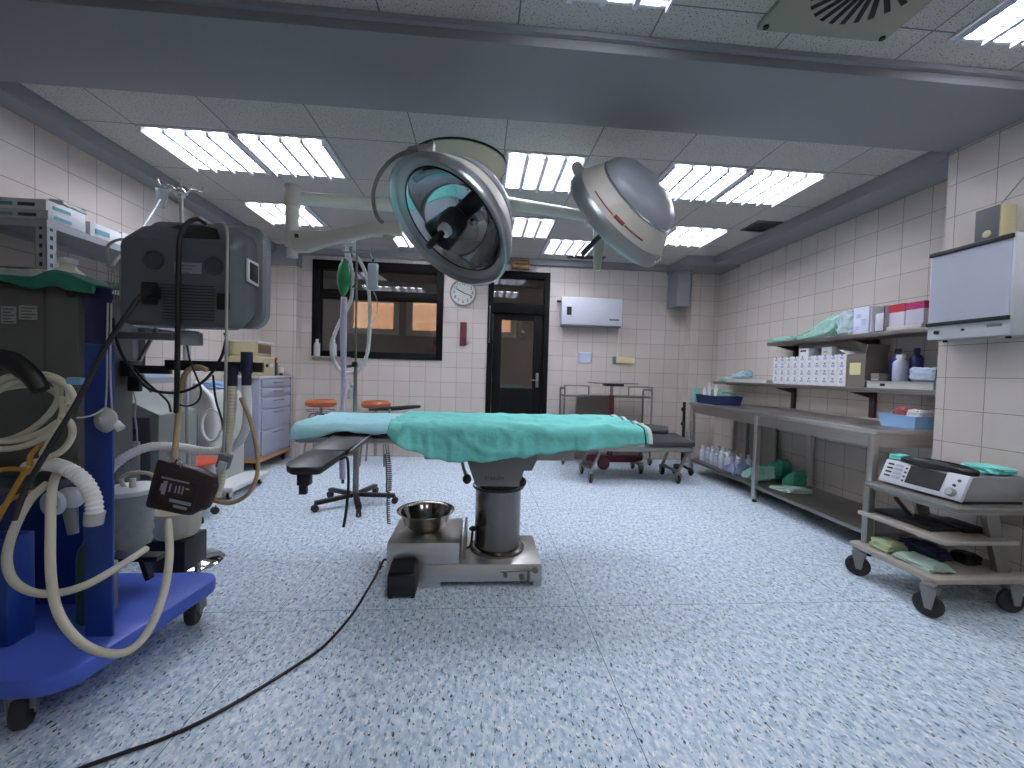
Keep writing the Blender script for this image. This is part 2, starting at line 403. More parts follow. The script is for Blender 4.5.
bl = MB().cyl((DX0+.03, YB-.03, 1.62), (DX0+.03, YB-.03, 2.1), .006, n=8); bl.cyl((DX0+.03, YB-.03, 1.6), (DX0+.03, YB-.03, 1.63), .013, n=10)
bl.bb(DX0+.02, DX0+.04, YB-.035, YB-.015, 2.08, 2.11); bl.bb(DX0+.02, DX0+.04, YB-.035, YB-.015, 1.64, 1.66)
bl.build('bolt_rod', STEELD, d1)
# the room behind the glass
CORR = mat('dim corridor paint', '94908d', .8); CORD = mat('corridor dark dado', '5c5450', .7)
Y2 = 8.3
wins = [(at(349, 297, y=Y2), at(397, 333, y=Y2)), (at(409, 297, y=Y2), at(446, 335, y=Y2)), (at(494, 313, y=Y2), at(514, 336, y=Y2))]
rect = [(a.x, b.x, b.z, a.z) for a, b in wins]
w = MB(); xs = -3.6; zt = max(r[3] for r in rect); zb = min(r[2] for r in rect)
for (x0, x1, z0, z1) in rect:
    w.bb(xs, x0, Y2, Y2+.12, 0, 2.9); w.bb(x0, x1, Y2, Y2+.12, 0, z0); w.bb(x0, x1, Y2, Y2+.12, z1, 2.9); xs = x1
w.bb(xs, 3.0, Y2, Y2+.12, 0, 2.9)
struct('wall_corridor', w, CORR, 'dim far wall of the room behind the glass')
struct('wall_corridor_left', MB().bb(-3.75, -3.6, YB+.15, Y2, 0, 2.9), CORR, 'side wall of the room behind the glass')
struct('wall_corridor_right', MB().bb(3.0, 3.15, YB+.15, Y2, 0, 2.9), CORR, 'right side wall of the room behind the glass')
struct('floor_corridor', MB().bb(-3.75, 3.15, YB, Y2+.12, -.06, 0), CORD, 'floor of the room behind the glass')
struct('ceiling_corridor', MB().bb(-3.75, 3.15, YB+.15, Y2+.12, 2.9, 2.95), CORR, 'ceiling of the room behind the glass')
WFR = mat('white window frame', 'cfc8c0', .5)
for k, (x0, x1, z0, z1) in enumerate(rect):
    ww = thing('window_%d' % (k+2), ['white framed outside window beyond the glass, under the green bag', 'white framed outside window beyond the glass, beside its right jamb', 'small outside window seen through the door pane'][k], 'window', (x0, Y2, z0)); ww['kind'] = 'structure'
    f = MB(); t = .07
    f.bb(x0-.04, x0+t, Y2-.03, Y2+.1, z0-.04, z1+.04); f.bb(x1-t, x1+.04, Y2-.03, Y2+.1, z0-.04, z1+.04); f.bb(x0+t, x1-t, Y2-.03, Y2+.1, z1-t, z1+.04); f.bb(x0+t, x1-t, Y2-.03, Y2+.1, z0-.04, z0+t)
    f.build('frame', WFR, ww); pane(x0+t, x1-t, z0+t, z1-t, Y2+.05, ww)
bm_, t_, p_ = nt('sunlit orange brick facade')
g_ = t_.nodes.new('ShaderNodeNewGeometry'); s2 = t_.nodes.new('ShaderNodeSeparateXYZ'); c2 = t_.nodes.new('ShaderNodeCombineXYZ'); br = t_.nodes.new('ShaderNodeTexBrick')
t_.links.new(g_.outputs['Position'], s2.inputs[0]); t_.links.new(s2.outputs['X'], c2.inputs[0]); t_.links.new(s2.outputs['Z'], c2.inputs[1]); t_.links.new(c2.outputs[0], br.inputs['Vector'])
br.inputs['Scale'].default_value = 1; br.inputs['Brick Width'].default_value = .5; br.inputs['Row Height'].default_value = .16; br.inputs['Mortar Size'].default_value = .012
br.inputs['Color1'].default_value = hexc('e6bda0'); br.inputs['Color2'].default_value = hexc('e0b496'); br.inputs['Mortar'].default_value = hexc('e8c4a8')
t_.links.new(br.outputs['Color'], p_.inputs['Base Color']); p_.inputs['Roughness'].default_value = .9
struct('wall_outside', MB().bb(-8, 6, 13, 13.3, -1, 7), bm_, 'sunlit orange brick facade across the yard')
struct('ground_outside', MB().bb(-8, 6, 8.45, 13, -.2, -.1), mat('outside paving', '8d8780', .9), 'grey paved yard outside')
wd = bpy.data.worlds.new('sky'); SC.world = wd; wd.use_nodes = True
wd.node_tree.nodes['Background'].inputs[0].default_value = (.75, .86, 1, 1); wd.node_tree.nodes['Background'].inputs[1].default_value = 2.5
sl = bpy.data.lights.new('sun', 'SUN'); sl.energy = SUNE; sl.color = (1, .9, .78); sl.angle = .01
so = bpy.data.objects.new('sun', sl); COL.objects.link(so); so.location = (0, 0, 8)
so.rotation_euler = V((.25, .75, -.75)).to_track_quat('-Z', 'Y').to_euler()
# ---------------------------------------------------------------- ceiling lights
def louvre_mat():
    m, t, b = nt('translucent white louvre'); N, L = t.nodes, t.links
    tl = N.new('ShaderNodeBsdfTranslucent'); tl.inputs[0].default_value = hexc('e8e8f4'); b.inputs['Base Color'].default_value = hexc('dcdde6'); b.inputs['Roughness'].default_value = .4
    mx = N.new('ShaderNodeMixShader'); mx.inputs[0].default_value = .12; L.new(b.outputs[0], mx.inputs[1]); L.new(tl.outputs[0], mx.inputs[2]); L.new(mx.outputs[0], t.nodes['Material Output'].inputs['Surface'])
    return m
def diffuser_mat():
    m, t, b = nt('lit diffuser over four tubes'); N, L = t.nodes, t.links
    tc = N.new('ShaderNodeTexCoord'); sp = N.new('ShaderNodeSeparateXYZ'); L.new(tc.outputs['Generated'], sp.inputs[0])
    def ma(op, a, bb):
        n = N.new('ShaderNodeMath'); n.operation = op
        for i, s in enumerate((a, bb)):
            if isinstance(s, (int, float)): n.inputs[i].default_value = s
            else: L.new(s, n.inputs[i])
        return n.outputs[0]
    d = ma('ABSOLUTE', ma('SUBTRACT', ma('FRACT', ma('MULTIPLY', sp.outputs['X'], 4.0), 0), .5), 0)
    r = N.new('ShaderNodeMapRange'); r.interpolation_type = 'SMOOTHSTEP'; L.new(d, r.inputs['Value']); r.inputs['From Min'].default_value = .14; r.inputs['From Max'].default_value = .34; r.inputs['To Min'].default_value = LAMPE*2.1; r.inputs['To Max'].default_value = .8
    b.inputs['Base Color'].default_value = (.8, .8, .8, 1); b.inputs['Emission Color'].default_value = hexc('eef2ff'); L.new(r.outputs[0], b.inputs['Emission Strength'])
    return m
LAMP = diffuser_mat()
LOUV = louvre_mat()
HFR = mat('white luminaire rim', 'd9dadb', .5)
GX, GY, P = -2.32, 2.96, .613
def luminaire(x0, y0, label, first=[None]):
    if first[0] is not None: return dup(first[0], (x0, y0, 2.733), None, label)
    t = thing('ceiling_light', label, 'ceiling light', (x0, y0, 2.733), 0, 'louvred fluorescent ceiling lights')
    S = .585
    f = MB(); f.bb(.008, .022, .008, S+.012, .029, .036); f.bb(S-.002, S+.012, .008, S+.012, .029, .036); f.bb(.022, S-.002, .008, .022, .029, .036); f.bb(.022, S-.002, S-.002, S+.012, .029, .036)
    f.build('frame', HFR, t, local=True)
    MB().bb(.024, S-.004, .024, S-.004, .0285, .034).build('diffuser', LAMP, t, local=True)
    l = MB(); n = 4; W = S-.028
    for i in range(n+1):
        x = .024+W*i/n; wdt = .011 if 0 < i < n else .005
        l.prism([(x-wdt, .024, .001), (x+wdt, .024, .001), (x+.003, .024, .027), (x-.003, .024, .027)], (0, W, 0))
    for j in range(1, 12):
        y = .024+W*j/12; l.bb(.03, .024+W-.006, y-.0022, y+.0022, .010, .026)
    l.build('louvre', LOUV, t, local=True)
    first[0] = t; return t
for (i, y, lab) in [
    (0, GY, 'louvred ceiling light at left end of the row nearest the beam, beside the left soffit'),
    (1, GY, 'louvred ceiling light second from the left in the row nearest the beam'),
    (4, GY, 'louvred ceiling light right of the round lamp mount, row nearest the beam'),
    (6, GY, 'louvred ceiling light right of the domed lamp, inner one of the pair'),
    (7, GY, 'louvred ceiling light at the right end of the row nearest the beam'),
    (0, GY+2*P, 'louvred ceiling light behind the upright lamp arm at the left'),
    (4, GY+2*P, 'louvred ceiling light above the door, in the second row from the beam'),
    (7, GY+2*P, 'louvred ceiling light in the second row near the small dark vent'),
    (2, GY+3*P, 'louvred ceiling light peeking out left of the big round lamp, back row'),
    (5, GY+3*P, 'louvred ceiling light in the back row in front of the white wall unit')]:
    luminaire(GX+i*P+.004, y, lab)
luminaire(.165, 1.155, 'louvred ceiling light on the near side of the beam, cut by the top edge')
luminaire(2.07, 1.165, 'louvred ceiling light on the near side of the beam, top right corner')
for x_, y_, e_ in ((-.2, -1.0, 8), (1.5, -.6, 14)):  # unseen fill lights added behind the camera to brighten surfaces facing it
    al = bpy.data.lights.new('rear_fill_light', 'AREA'); al.shape = 'SQUARE'; al.size = .58; al.energy = e_; al.color = (.95, .97, 1)
    ao = bpy.data.objects.new('rear_fill_light', al); COL.objects.link(ao); ao.location = (x_, y_, 2.74)
al = bpy.data.lights.new('corridor_fill_light', 'AREA'); al.shape = 'SQUARE'; al.size = .58; al.energy = 20; al.color = (1, .93, .86)  # fill light added to brighten the room behind the glass, no fixture modelled
ao = bpy.data.objects.new('corridor_fill_light', al); COL.objects.link(ao); ao.location = (1.9, 7.0, 2.88)
# ceiling diffuser and vent
t = thing('ceiling_diffuser', 'square cream air diffuser with radial slots on the near ceiling', 'air diffuser', (1.19, 1.19, 2.745))
m_ = MB().bb(1.185, 1.785, 1.19, 1.79, 2.745, 2.771, .004); m_.build('plate', mat('cream diffuser plate', '8f8f80', .6), t)
m_ = MB(); c = V((1.485, 1.49))
for k in range(28):
    a = 2*PI*k/28+.06; d = V((math.cos(a), math.sin(a))); p0 = c+d*.10; p1 = c+d*.23
    m_.bar((p0.x, p0.y, 2.7445), (p1.x, p1.y, 2.7445), .02, .003)
m_.build('slot', mat('dark slot', '1a1b1b', .8), t, kind='stuff')
for x, y in ((1.21, 1.765), (1.76, 1.765), (1.21, 1.215), (1.76, 1.215)): MB().cyl((x, y, 2.738), (x, y, 2.745), .012, n=10).build('screw', BLACK, t)
t = thing('ceiling_vent', 'small dark grille vent in the ceiling by the right soffit', 'vent', (2.72, 3.95, 2.76))
f = MB(); f.bb(2.70, 2.96, 3.93, 3.95, 2.757, 2.77); f.bb(2.70, 2.96, 4.19, 4.21, 2.757, 2.77); f.bb(2.70, 2.72, 3.95, 4.19, 2.757, 2.77); f.bb(2.94, 2.96, 3.95, 4.19, 2.757, 2.77)
f.build('frame', mat('vent rim', '55585a', .6), t)
f = MB()
for k in range(9): f.box((2.83, 3.965+k*.026, 2.764), (.22, .02, .002), rot=Matrix.Rotation(.5, 3, 'X'))
f.build('slat', mat('vent slats', '1c1d1e', .7), t)
t2 = thing('ceiling_vent', 'thin dark slot vent in the ceiling just above the white wall unit', 'vent', (1.2, 5.42, 2.76))
f = MB(); f.bb(1.13, 1.63, 5.42, 5.435, 2.757, 2.77); f.bb(1.13, 1.63, 5.53, 5.545, 2.757, 2.77); f.build('frame', MATS['vent rim'], t2)
f = MB()
for k in range(4): f.box((1.38, 5.445+k*.025, 2.764), (.5, .018, .002), rot=Matrix.Rotation(.5, 3, 'X'))
f.build('slat', MATS['vent slats'], t2)
# ================================================================ operating table
T = thing('operating_table', 'steel operating table on a round column, under teal and pale blue cloths', 'operating table', (.0, 2.48, 0))
m_ = MB().bb(-.485, .375, 2.272, 2.69, .028, .128, .008)
m_.bb(-.485, -.19, 2.275, 2.69, .004, .03); m_.bb(.33, .374, 2.275, 2.69, .004, .03); m_.bb(-.19, .33, 2.45, 2.69, .004, .03)
bs = m_.build('base', STEEL, T)
m_ = MB().bb(.07, .125, 2.2705, 2.273, .085, .108); m_.build('rating_plate', PAPER, bs)
m_ = MB().tube([(.14, 2.262, .095), (.2, 2.262, .095), (.3, 2.262, .1), (.335, 2.262, .09)], .007)
m_.cyl((.335, 2.275, .1), (.335, 2.25, .1), .016); m_.cyl((.26, 2.275, .06), (.26, 2.252, .06), .014); m_.cyl((.17, 2.275, .07), (.17, 2.258, .07), .012); m_.cyl((.30, 2.262, .1), (.30, 2.262, .03), .008)
m_.build('release_lever', STEELD, bs)
hs = MB().bb(-.484, -.087, 2.275, 2.665, .128, .249, .006).build('motor_housing', STEEL, T)
m_ = MB().box((-.062, 2.5, .185), (.016, .32, .15), bev=.003); m_.build('pedal_plate', STEELD, T)
m_ = MB().tube([(-.055, 2.46, .14), (-.03, 2.46, .16), (-.02, 2.46, .25)], .007); m_.ball((-.018, 2.46, .258), (.05, .04, .03)); m_.build('pedal_lever', BLACK, T)
MB().lathe([(0, .128), (.165, .128), (.165, .14), (.15, .15), (.137, .152), (.137, .50), (.13, .503), (.13, .52), (0, .52)], (.13, 2.5, 0), n=48).build('column', mat('column steel', '7d7a76', .25, 1, .12, 3, .03, 60, (14, 14, .5)), T)
MB().lathe([(.15, .505), (.155, .505), (.155, .518), (.15, .518)], (.13, 2.5, 0), n=40, close=True).build('gasket', BLACK, T)
hp = [at(x, y, y=2.3) for x, y in ((466, 458), (475.5, 486), (519, 487), (524, 471), (532, 471), (538, 459), (538, 452), (466, 452))]
hp = [V((p.x, 2.3, p.z)) for p in hp]
hd = MB().prism(hp, (0, .42, 0), .006).build('head_bracket', mat('bracket grey enamel', '74736f', .4, .3), T)
a0 = at(483, 476.3, y=2.297); a1 = at(505.5, 480.6, y=2.297)
M = Matrix(((1, 0, 0, (a0.x+a1.x)/2), (0, 0, -1, 2.297), (0, 1, 0, (a0.z+a1.z)/2), (0, 0, 0, 1)))
text_mb('STIERLEN', .026, M).build('lettering', BLACK, hd)
p = [at(x, y, y=2.36) for x, y in ((538, 452), (538, 460), (562, 460.5), (568, 455), (568, 449))]
MB().prism(p, (0, .34, 0), .004).build('side_bracket', mat('side bracket grey', '8a8780', .4, .3), T)
for nm, pts in (('lever', [(461.5, 455, 2.33), (463, 466, 2.31), (467, 479, 2.27)]), ('lever', [(517, 468, 2.5), (521, 474, 2.4), (522, 482, 2.32)])):
    q = [at(a, b, y=c) for a, b, c in pts]; m_ = MB().tube(q, .009); lv = m_.build('lever', STEELD, T)
    MB().ball(q[-1], (.05, .05, .055)).build('knob', BLACK, lv)
# table top sections: cushion, steel frame, side rails
m_ = MB().bb(-.99, -.55, 2.26, 2.85, .825, .885, .018); m_.build('head_cushion', LEATHER, T)
m_ = MB().bb(-.54, .99, 2.26, 2.85, .825, .885, .018); m_.build('seat_cushion', LEATHER, T)
m_ = MB().bb(-.98, .98, 2.29, 2.82, .795, .824, .004); m_.bb(-.3, .55, 2.33, 2.76, .70, .796, .004); m_.build('top_frame', STEELD, T)
for y in (2.245, 2.862):
    m_ = MB().bb(-.95, .93, y-.006, y+.006, .80, .828, .003)
    for x in (-.9, -.3, .3, .85): m_.bb(x-.012, x+.012, min(y, y+.05 if y < 2.5 else y-.05), max(y, y+.05 if y < 2.5 else y-.05), .803, .82)
    m_.build('side_rail', STEEL, T)
# arm board, tilted down towards the viewer
def onpad(px, py, dz=0):
    d = ray(px, py); k = .11  # plane z = .8+.11*(y-1.75)
    t = (.8+dz-k*1.75-CAM.z)/(d.z-k*d.y); return CAM+d*t
def pad(px, bev=.010, th=.032):
    q = [onpad(*p) for p in px]; return MB().prism(q, (0, 0, -th), bev)
ab = pad([(308.5, 449.6), (346.5, 450.2), (322, 466.5), (318, 467.8), (291, 467.8), (286.3, 465), (286.5, 461.5)]).build('arm_board', LEATHER, T)
pad([(340, 429.5), (371, 430), (369.5, 435.5), (347.5, 449.4), (309.5, 449)]).build('board_cushion', LEATHER, ab)
q0, q1 = onpad(350.5, 452.5, -.01), onpad(371, 436, -.01)
MB().bar(q0, q1, .012, .02, .003).build('rail', STEELD, ab)
q = onpad(305, 463)-V((0, 0, .045))
m_ = MB().box(q-V((0, 0, .02)), (.05, .04, .05), bev=.004); m_.box(q-V((0.005, 0, .06)), (.03, .025, .05), bev=.004); m_.build('clamp', BLACK, ab)
q2 = onpad(340, 455)-V((0, 0, .05)); m_ = MB().tube([q2+V((0, 0, .03)), at(347, 458, y=q2.y), at(348.5, 475, y=q2.y), at(348, 492, y=q2.y), at(346, 512, y=q2.y), at(343.5, 527, y=q2.y)], .006)
m_.build('hanging_cord', CABLE, ab)
# hand control cord, coiled
P0 = at(384.5, 440, y=2.75); P1 = at(391, 524, y=2.62)
pts = []
for k in range(420):
    t = k/419; c = P0.lerp(P1, t); am = .0 if t < .17 else (.017 if t < .62 else .009)
    c += V((.012*math.sin(t*5), 0, 0)); an = k*.62
    pts.append(c+V((math.cos(an)*am, math.sin(an)*am, 0)))
MB().tube(pts, .0035, n=6, sharp=True).build('coiled_cord', CABLE, T)
# ---------------------------------------------------------------- cloths
def drape(x0, x1, yb, yf, zt, back, hang, name, m, label, seed, nu=150, crease=1., hem=False):
    def fn(u, v, ex=0):
        x = x0+(x1-x0)*u
        L1 = back; L2 = yb-yf; L3 = hang(x); s = v*(L1+L2+L3); R = .035
        if s < L1: y, z, nrm = yb+.006, zt-R-(L1-s)+R*.6, V((0, 1, 0))
        elif s < L1+L2: y, z, nrm = yb-(s-L1), zt, V((0, 0, 1))
        else: y, z, nrm = yf-.008, zt-(s-L1-L2), V((0, -1, 0))
        # round the edges
        e = (s-L1-L2)
        if -R < e < R:
            a = (e+R)/(2*R)*PI/2; y = yf+R-R*math.sin(a)-.008*a/1.57; z = zt-R+R*math.cos(a); nrm = V((0, -math.sin(a), math.cos(a)))
        e = (s-L1)
        if -R < e < R:
            a = (R-e)/(2*R)*PI/2; y = yb-R+R*math.sin(a)+.006*a/1.57; z = zt-R+R*math.cos(a); nrm = V((0, math.sin(a), math.cos(a)))
        h = max(0, (s-L1-L2))/max(.01, L3); q = V((x*3+seed, s*3, seed*1.7))
        w = noise.noise(q)*.006+noise.noise(q*2.6)*.004
        rg = lambda a, b, k: (1-min(1, abs(noise.noise(V((x*a+seed, s*b+x*1.5, k))))*5))
        w += crease*(rg(3.1, 5, 11)*.007+rg(5.5, 9, 17)*.004)
        w *= min(1, .25+max(0, s-L1)*3.0)
        fold = (noise.noise(V((x*9+seed, s*2.2+x*2, 3)))*.020+noise.noise(V((x*22+seed, s*6-x*5, 5)))*.007)*min(1, h*1.6)*crease
        pz = max(0, noise.noise(V((x*7+s*9, seed, 1))))*.006
        p = V((x, y, z))+nrm*(max(-.003, w+fold)+pz*.8+.008+ex+max(0, h)*.018)
        if h > .9: p.z += noise.noise(V((x*14, seed, 0)))*.012
        return p
    o = MB().grid(fn, nu, 70).build(name, m, smooth=80, solid=.003)
    if hem:
        MB().grid(lambda u, v: fn(.985+.015*u, v, .004), 3, 70).build('hem', mat('white cloth hem', 'd5e2e0', .85), o, local=True, smooth=80, solid=.003)
        MB().grid(lambda u, v: fn(.972+.005*u, v, .003), 2, 70).build('seam', mat('dark seam', '27454a', .85), o, local=True, smooth=80, solid=.002)
    tag(o, label, 'surgical drape'); return origin(o, ((x0+x1)/2, (yb+yf)/2, zt-.06))
def lerpt(T_, x):
    for (a, b), (c, d) in zip(T_, T_[1:]):
        if x <= c: return b+(d-b)*max(0, (x-a)/(c-a))
    return T_[-1][1]
drape(-.972, -.42, 2.86, 2.238, .893, .05, lambda x: lerpt([(-1.0, .075), (-.93, .075), (-.86, .065), (-.80, .045), (-.74, .03), (-.5, .035)], x), 'pale_blue_drape', LBLUE, 'pale blue surgical drape over the left end of the operating table', 3.3, 70, .5)
drape(-.475, .945, 2.872, 2.222, .905, .06, lambda x: lerpt([(-.475, .05), (-.44, .085), (-.36, .13), (-.15, .19), (.02, .185), (.2, .16), (.45, .125), (.7, .10), (.93, .075), (1.0, .06)], x), 'teal_drape', TEAL, 'creased teal surgical drape covering the middle and right of the operating table', 8.1, 190, 1.8, hem=True)
# bowl, foot pedal, power cable
m_ = MB().lathe([(0, .0), (.075, .0), (.125, .045), (.148, .105), (.168, .117), (.170, .121), (.166, .122), (.145, .112), (.12, .05), (.07, .006), (0, .006)], (0, 0, 0), n=48)
o = m_.build('steel_bowl', mat('polished bowl steel', '9a958d', .14, 1, .1, 2)); o.location = (-.30, 2.47, .250); tag(o, 'round stainless steel bowl on the motor housing of the operating table', 'bowl')
t = thing('foot_pedal', 'black box foot pedal on the floor against the table base', 'foot pedal', (-.385, 2.2, 0))
m_ = MB().prism([(-.455, 2.16, .012), (-.455, 2.268, .012), (-.455, 2.268, .16), (-.455, 2.16, .125)], (.145, 0, 0), .008); m_.build('body', BLACK, t)
m_ = MB().prism([(-.445, 2.17, .134), (-.445, 2.26, .164), (-.445, 2.26, .172), (-.445, 2.17, .142)], (.125, 0, 0), .003); m_.build('treadle', mat('black rubber pad', '0c0c0d', .7), t)
for x in (-.44, -.325):
    for y in (2.18, 2.25): MB().cyl((x, y, 0), (x, y, .013), .012, n=8).build('rubber_foot', RUBBER, t)
pts = [V((-.484, 2.42, .10)), V((-.53, 2.42, .10)), V((-.545, 2.43, .075)), V((-.53, 2.40, .03)), V((-.5, 2.36, .02))]
pts = [(-.492, 2.40, .09), (-.525, 2.40, .10), (-.54, 2.37, .06)]+[tuple(at(x, y, z=.007)) for x, y in ((380, 562), (378, 571), (365, 594), (350, 617), (325, 645), (300, 663), (270, 682), (240, 700), (200, 722), (160, 740), (120, 754), (84, 767), (40, 785), (-10, 800))]
o = MB().tube(pts, .006, n=8, res=8).build('power_cable', CABLE); tag(o, 'long black power cable snaking over the floor from the operating table base', 'cable')
# ================================================================ stools
def star_base(t, c, r, legs, z=.06, th=.022, wheel=.028, m=BLACK, a0=0, wm=None):
    for k in range(legs):
        a = a0+2*PI*k/legs; d = V((math.cos(a), math.sin(a), 0))
        l = MB().bar(V(c)+d*.02+V((0, 0, z+.025)), V(c)+d*r+V((0, 0, z+.012)), th*1.5, th, .004).build('leg', m, t)
        e = V(c)+d*r; s = d.cross(V((0, 0, 1)))
        w = MB()
        for sg in (-1, 1): w.cyl(e+s*(sg*.012-.007)+V((0, 0, wheel)), e+s*(sg*.012+.007)+V((0, 0, wheel)), wheel, n=14)
        w.cyl(e+V((0, 0, wheel)), e+V((0, 0, z+.01)), .008, n=8)
        w.build('caster', wm or RUBBER, l)
sc = (-1.07, 3.72, 0)
t = thing('surgeon_stool', 'black wheeled stool with five star base behind the table, below the arm board', 'stool', sc)
star_base(t, sc, .34, 5, th=.032, a0=math.atan2(3.34-3.72, -.93+1.07))
MB().cyl((sc[0], sc[1], .07), (sc[0], sc[1], .60), .026).build('column', STEELD, t)
MB().lathe([(0, .56), (.15, .56), (.165, .575), (.165, .61), (.15, .63), (0, .635)], sc).build('seat', LEATHER, t)
MB().tube([(sc[0]+.1, sc[1], .57), (sc[0]+.2, sc[1]+.05, .60), (sc[0]+.26, sc[1]+.06, .72), (sc[0]+.27, sc[1]+.06, .84)], .011).build('back_support', STEELD, t)
q0 = at(369, 409.5, y=3.74); q1 = at(395, 408.5, y=3.82); q2 = at(420, 406.5, y=3.74)
MB().tube([q0, q0.lerp(q1, .5)+V((0, .03, 0)), q1+V((0, .02, 0)), q1.lerp(q2, .6)+V((0, .02, 0)), q2], lambda t, L: .012+.009*math.sin(t*PI)).build('backrest', BLACK, t)
def orange_stool(c, label):
    t = thing('round_stool', label, 'stool', c, 0, 'orange round stools')
    x, y, _ = c
    MB().lathe([(0, .735), (.05, .735), (.075, .745), (.11, .785), (.15, .795), (.180, .765), (.182, .735), (.165, .715), (.1, .705), (0, .705)], (x, y, 0)).build('seat', ORANGE, t)
    MB().lathe([(.165, .66), (.172, .66), (.172, .668), (.165, .668)], (x, y, 0), close=True).build('ring', STEELD, t)
    MB().cyl((x, y, .1), (x, y, .712), .018).build('column', STEELD, t)
    for k in range(4):
        a = PI/4+k*PI/2; d = V((math.cos(a), math.sin(a), 0)); b = V((x, y, 0))
        MB().tube([b+d*.02+V((0, 0, .62)), b+d*.14+V((0, 0, .6)), b+d*.18+V((0, 0, .3)), b+d*.21+V((0, 0, .0))], .011).build('leg', STEELD, t)
    return t
a = at(321, 406, y=5.3); orange_stool((a.x, 5.3, 0), 'orange seated round stool at the back wall left of the hanging hose')
a = at(376, 406, y=5.3); orange_stool((a.x, 5.3, 0), 'orange seated round stool at the back wall right of the infusion pole')
# ================================================================ pole with breathing circuit
yp = 2.897
def ap(x, y, yy=yp): return at(x, y, y=yy)
a = ap(356.8, 252); b = ap(355, 416); c = ap(355.6, 366)
t = thing('infusion_pole', 'thin steel infusion pole clamped to the far rail of the operating table', 'pole', (b.x, yp, .8))
MB().cyl((c.x, yp, c.z), (a.x, yp, a.z), .007, n=12).build('upper_tube', STEELD, t)
MB().cyl((c.x, yp, .79), (c.x, yp, c.z), .012, n=14).build('lower_tube', STEELD, t)
m_ = MB().box((c.x-.004, yp-.005, c.z+.01), (.035, .035, .035), bev=.006); m_.cyl((c.x-.02, yp-.005, c.z+.0), (c.x-.045, yp-.03, c.z-.005), .009); m_.build('clamp_knob', BLACK, t)
m_ = MB().box((c.x, yp-.02, .815), (.04, .05, .05), bev=.005); m_.build('rail_clamp', STEELD, t)
m_ = MB().tube([(a.x-.1, yp, a.z+.03), (a.x-.09, yp, a.z), (a.x, yp, a.z), (a.x+.09, yp, a.z), (a.x+.1, yp, a.z+.03)], .005, res=4); m_.build('hook', STEELD, t)
y2 = 2.965
t = thing('breathing_circuit', 'white corrugated breathing hose loop with green bag hung on the infusion pole', 'breathing circuit', tuple(ap(348, 250, y2)))
cor = lambda r, p=.012: (lambda t, L: r*(1+.10*math.sin(L/p*2*PI)))
q = [ap(x, y, y2) for x, y in ((347.5, 250), (351.5, 268), (352.3, 285), (351, 300), (345.5, 312), (338, 326), (332, 343), (333, 358), (340, 370), (350, 373), (361, 368), (367.5, 352), (369.5, 328), (369.5, 300), (367, 278), (361, 263), (353, 252))]
MB().tube(q, cor(.0125), n=12, res=14).build('corrugated_hose', HOSEW, t)
q = [ap(x, y, y2-.03) for x, y in ((344, 297), (343.4, 330), (343.5, 370), (343, 412), (342.5, 450), (342.8, 479))]
MB().tube(q, lambda t, L: .019+.004*math.sin(t*9), n=12).build('lilac_tube', film_mat('lilac tubing', 'eee2fa', .85, .3), t)
e = q[-1]; MB().cyl(e, e-V((0, 0, .03)), .009).build('tube_end', BLACK, t)
cc = ap(344, 278, y2-.03); MB().lathe([(0, -.125), (.012, -.122), (.028, -.09), (.044, -.03), (.046, .02), (.036, .08), (.018, .115), (.012, .13), (0, .132)], cc, ax=(.02, 0, 1), n=28).build('reservoir_bag', mat('green rubber bag', '1c7a48', .35, 0, .1), t)
m_ = MB().cyl(ap(347, 260, y2-.02), ap(347, 241, y2-.02), .014); m_.cyl(ap(347, 246, y2-.02), ap(355, 243, y2-.02), .012); m_.cyl(ap(354, 253, y2-.01), ap(354, 241, y2-.01), .013); m_.build('connector', WHITE, t)
MB().tube([ap(352, 288, y2), ap(357, 284, yp+.022), ap(362, 287, y2)], .006).build('hose_clip', GREEN, t)
t = thing('fluid_pouch', 'pale grey fluid pouch hanging right of the green breathing bag', 'pouch', tuple(ap(373, 260, y2)))
M0 = ap(373, 277, y2)
m_ = MB().box(M0, (.072, .03, .19), bev=.014, seg=3); m_.build('pouch_body', mat('pale pouch film', 'd2d8e2', .35), t)
m_ = MB().cyl(M0+V((0, 0, .1)), M0+V((0, 0, .125)), .008); m_.build('neck', GREEN, t)
m_ = MB().prism([M0+V((.036, 0, .02)), M0+V((.10, 0, -.02)), M0+V((.036, 0, -.02))], (0, .003, 0)); m_.build('flap', PAPER, t)
m_ = MB().tube([M0+V((0, 0, .12)), M0+V((-.02, .02, .15)), (a.x+.085, yp+.012, a.z+.0)], .003); m_.build('hanger', WHITE, t)
q = [M0+V((.0, 0, -.09)), M0+V((.03, 0, -.16)), M0+V((.03, 0, -.26)), M0+V((-.02, 0, -.34))]; MB().tube(q, .004).build('drip_tube', CLEAR, t)
t = thing('drip_bottle', 'small clear bottle strapped low on the infusion pole', 'bottle', tuple(ap(351, 400, y2)))
c0 = ap(351, 399, y2+.02); MB().lathe([(0, 0), (.022, 0), (.024, .01), (.024, .07), (.01, .085), (.01, .1), (0, .1)], c0).build('bottle_body', CLEAR, t)
MB().lathe([(0, .1), (.013, .1), (.013, .12), (0, .12)], c0).build('cap', WHITE, t)
MB().bar(c0+V((.02, 0, .09)), V((c.x, yp+.016, c0.z+.09)), .006, .02).build('strap', BLACK, t)
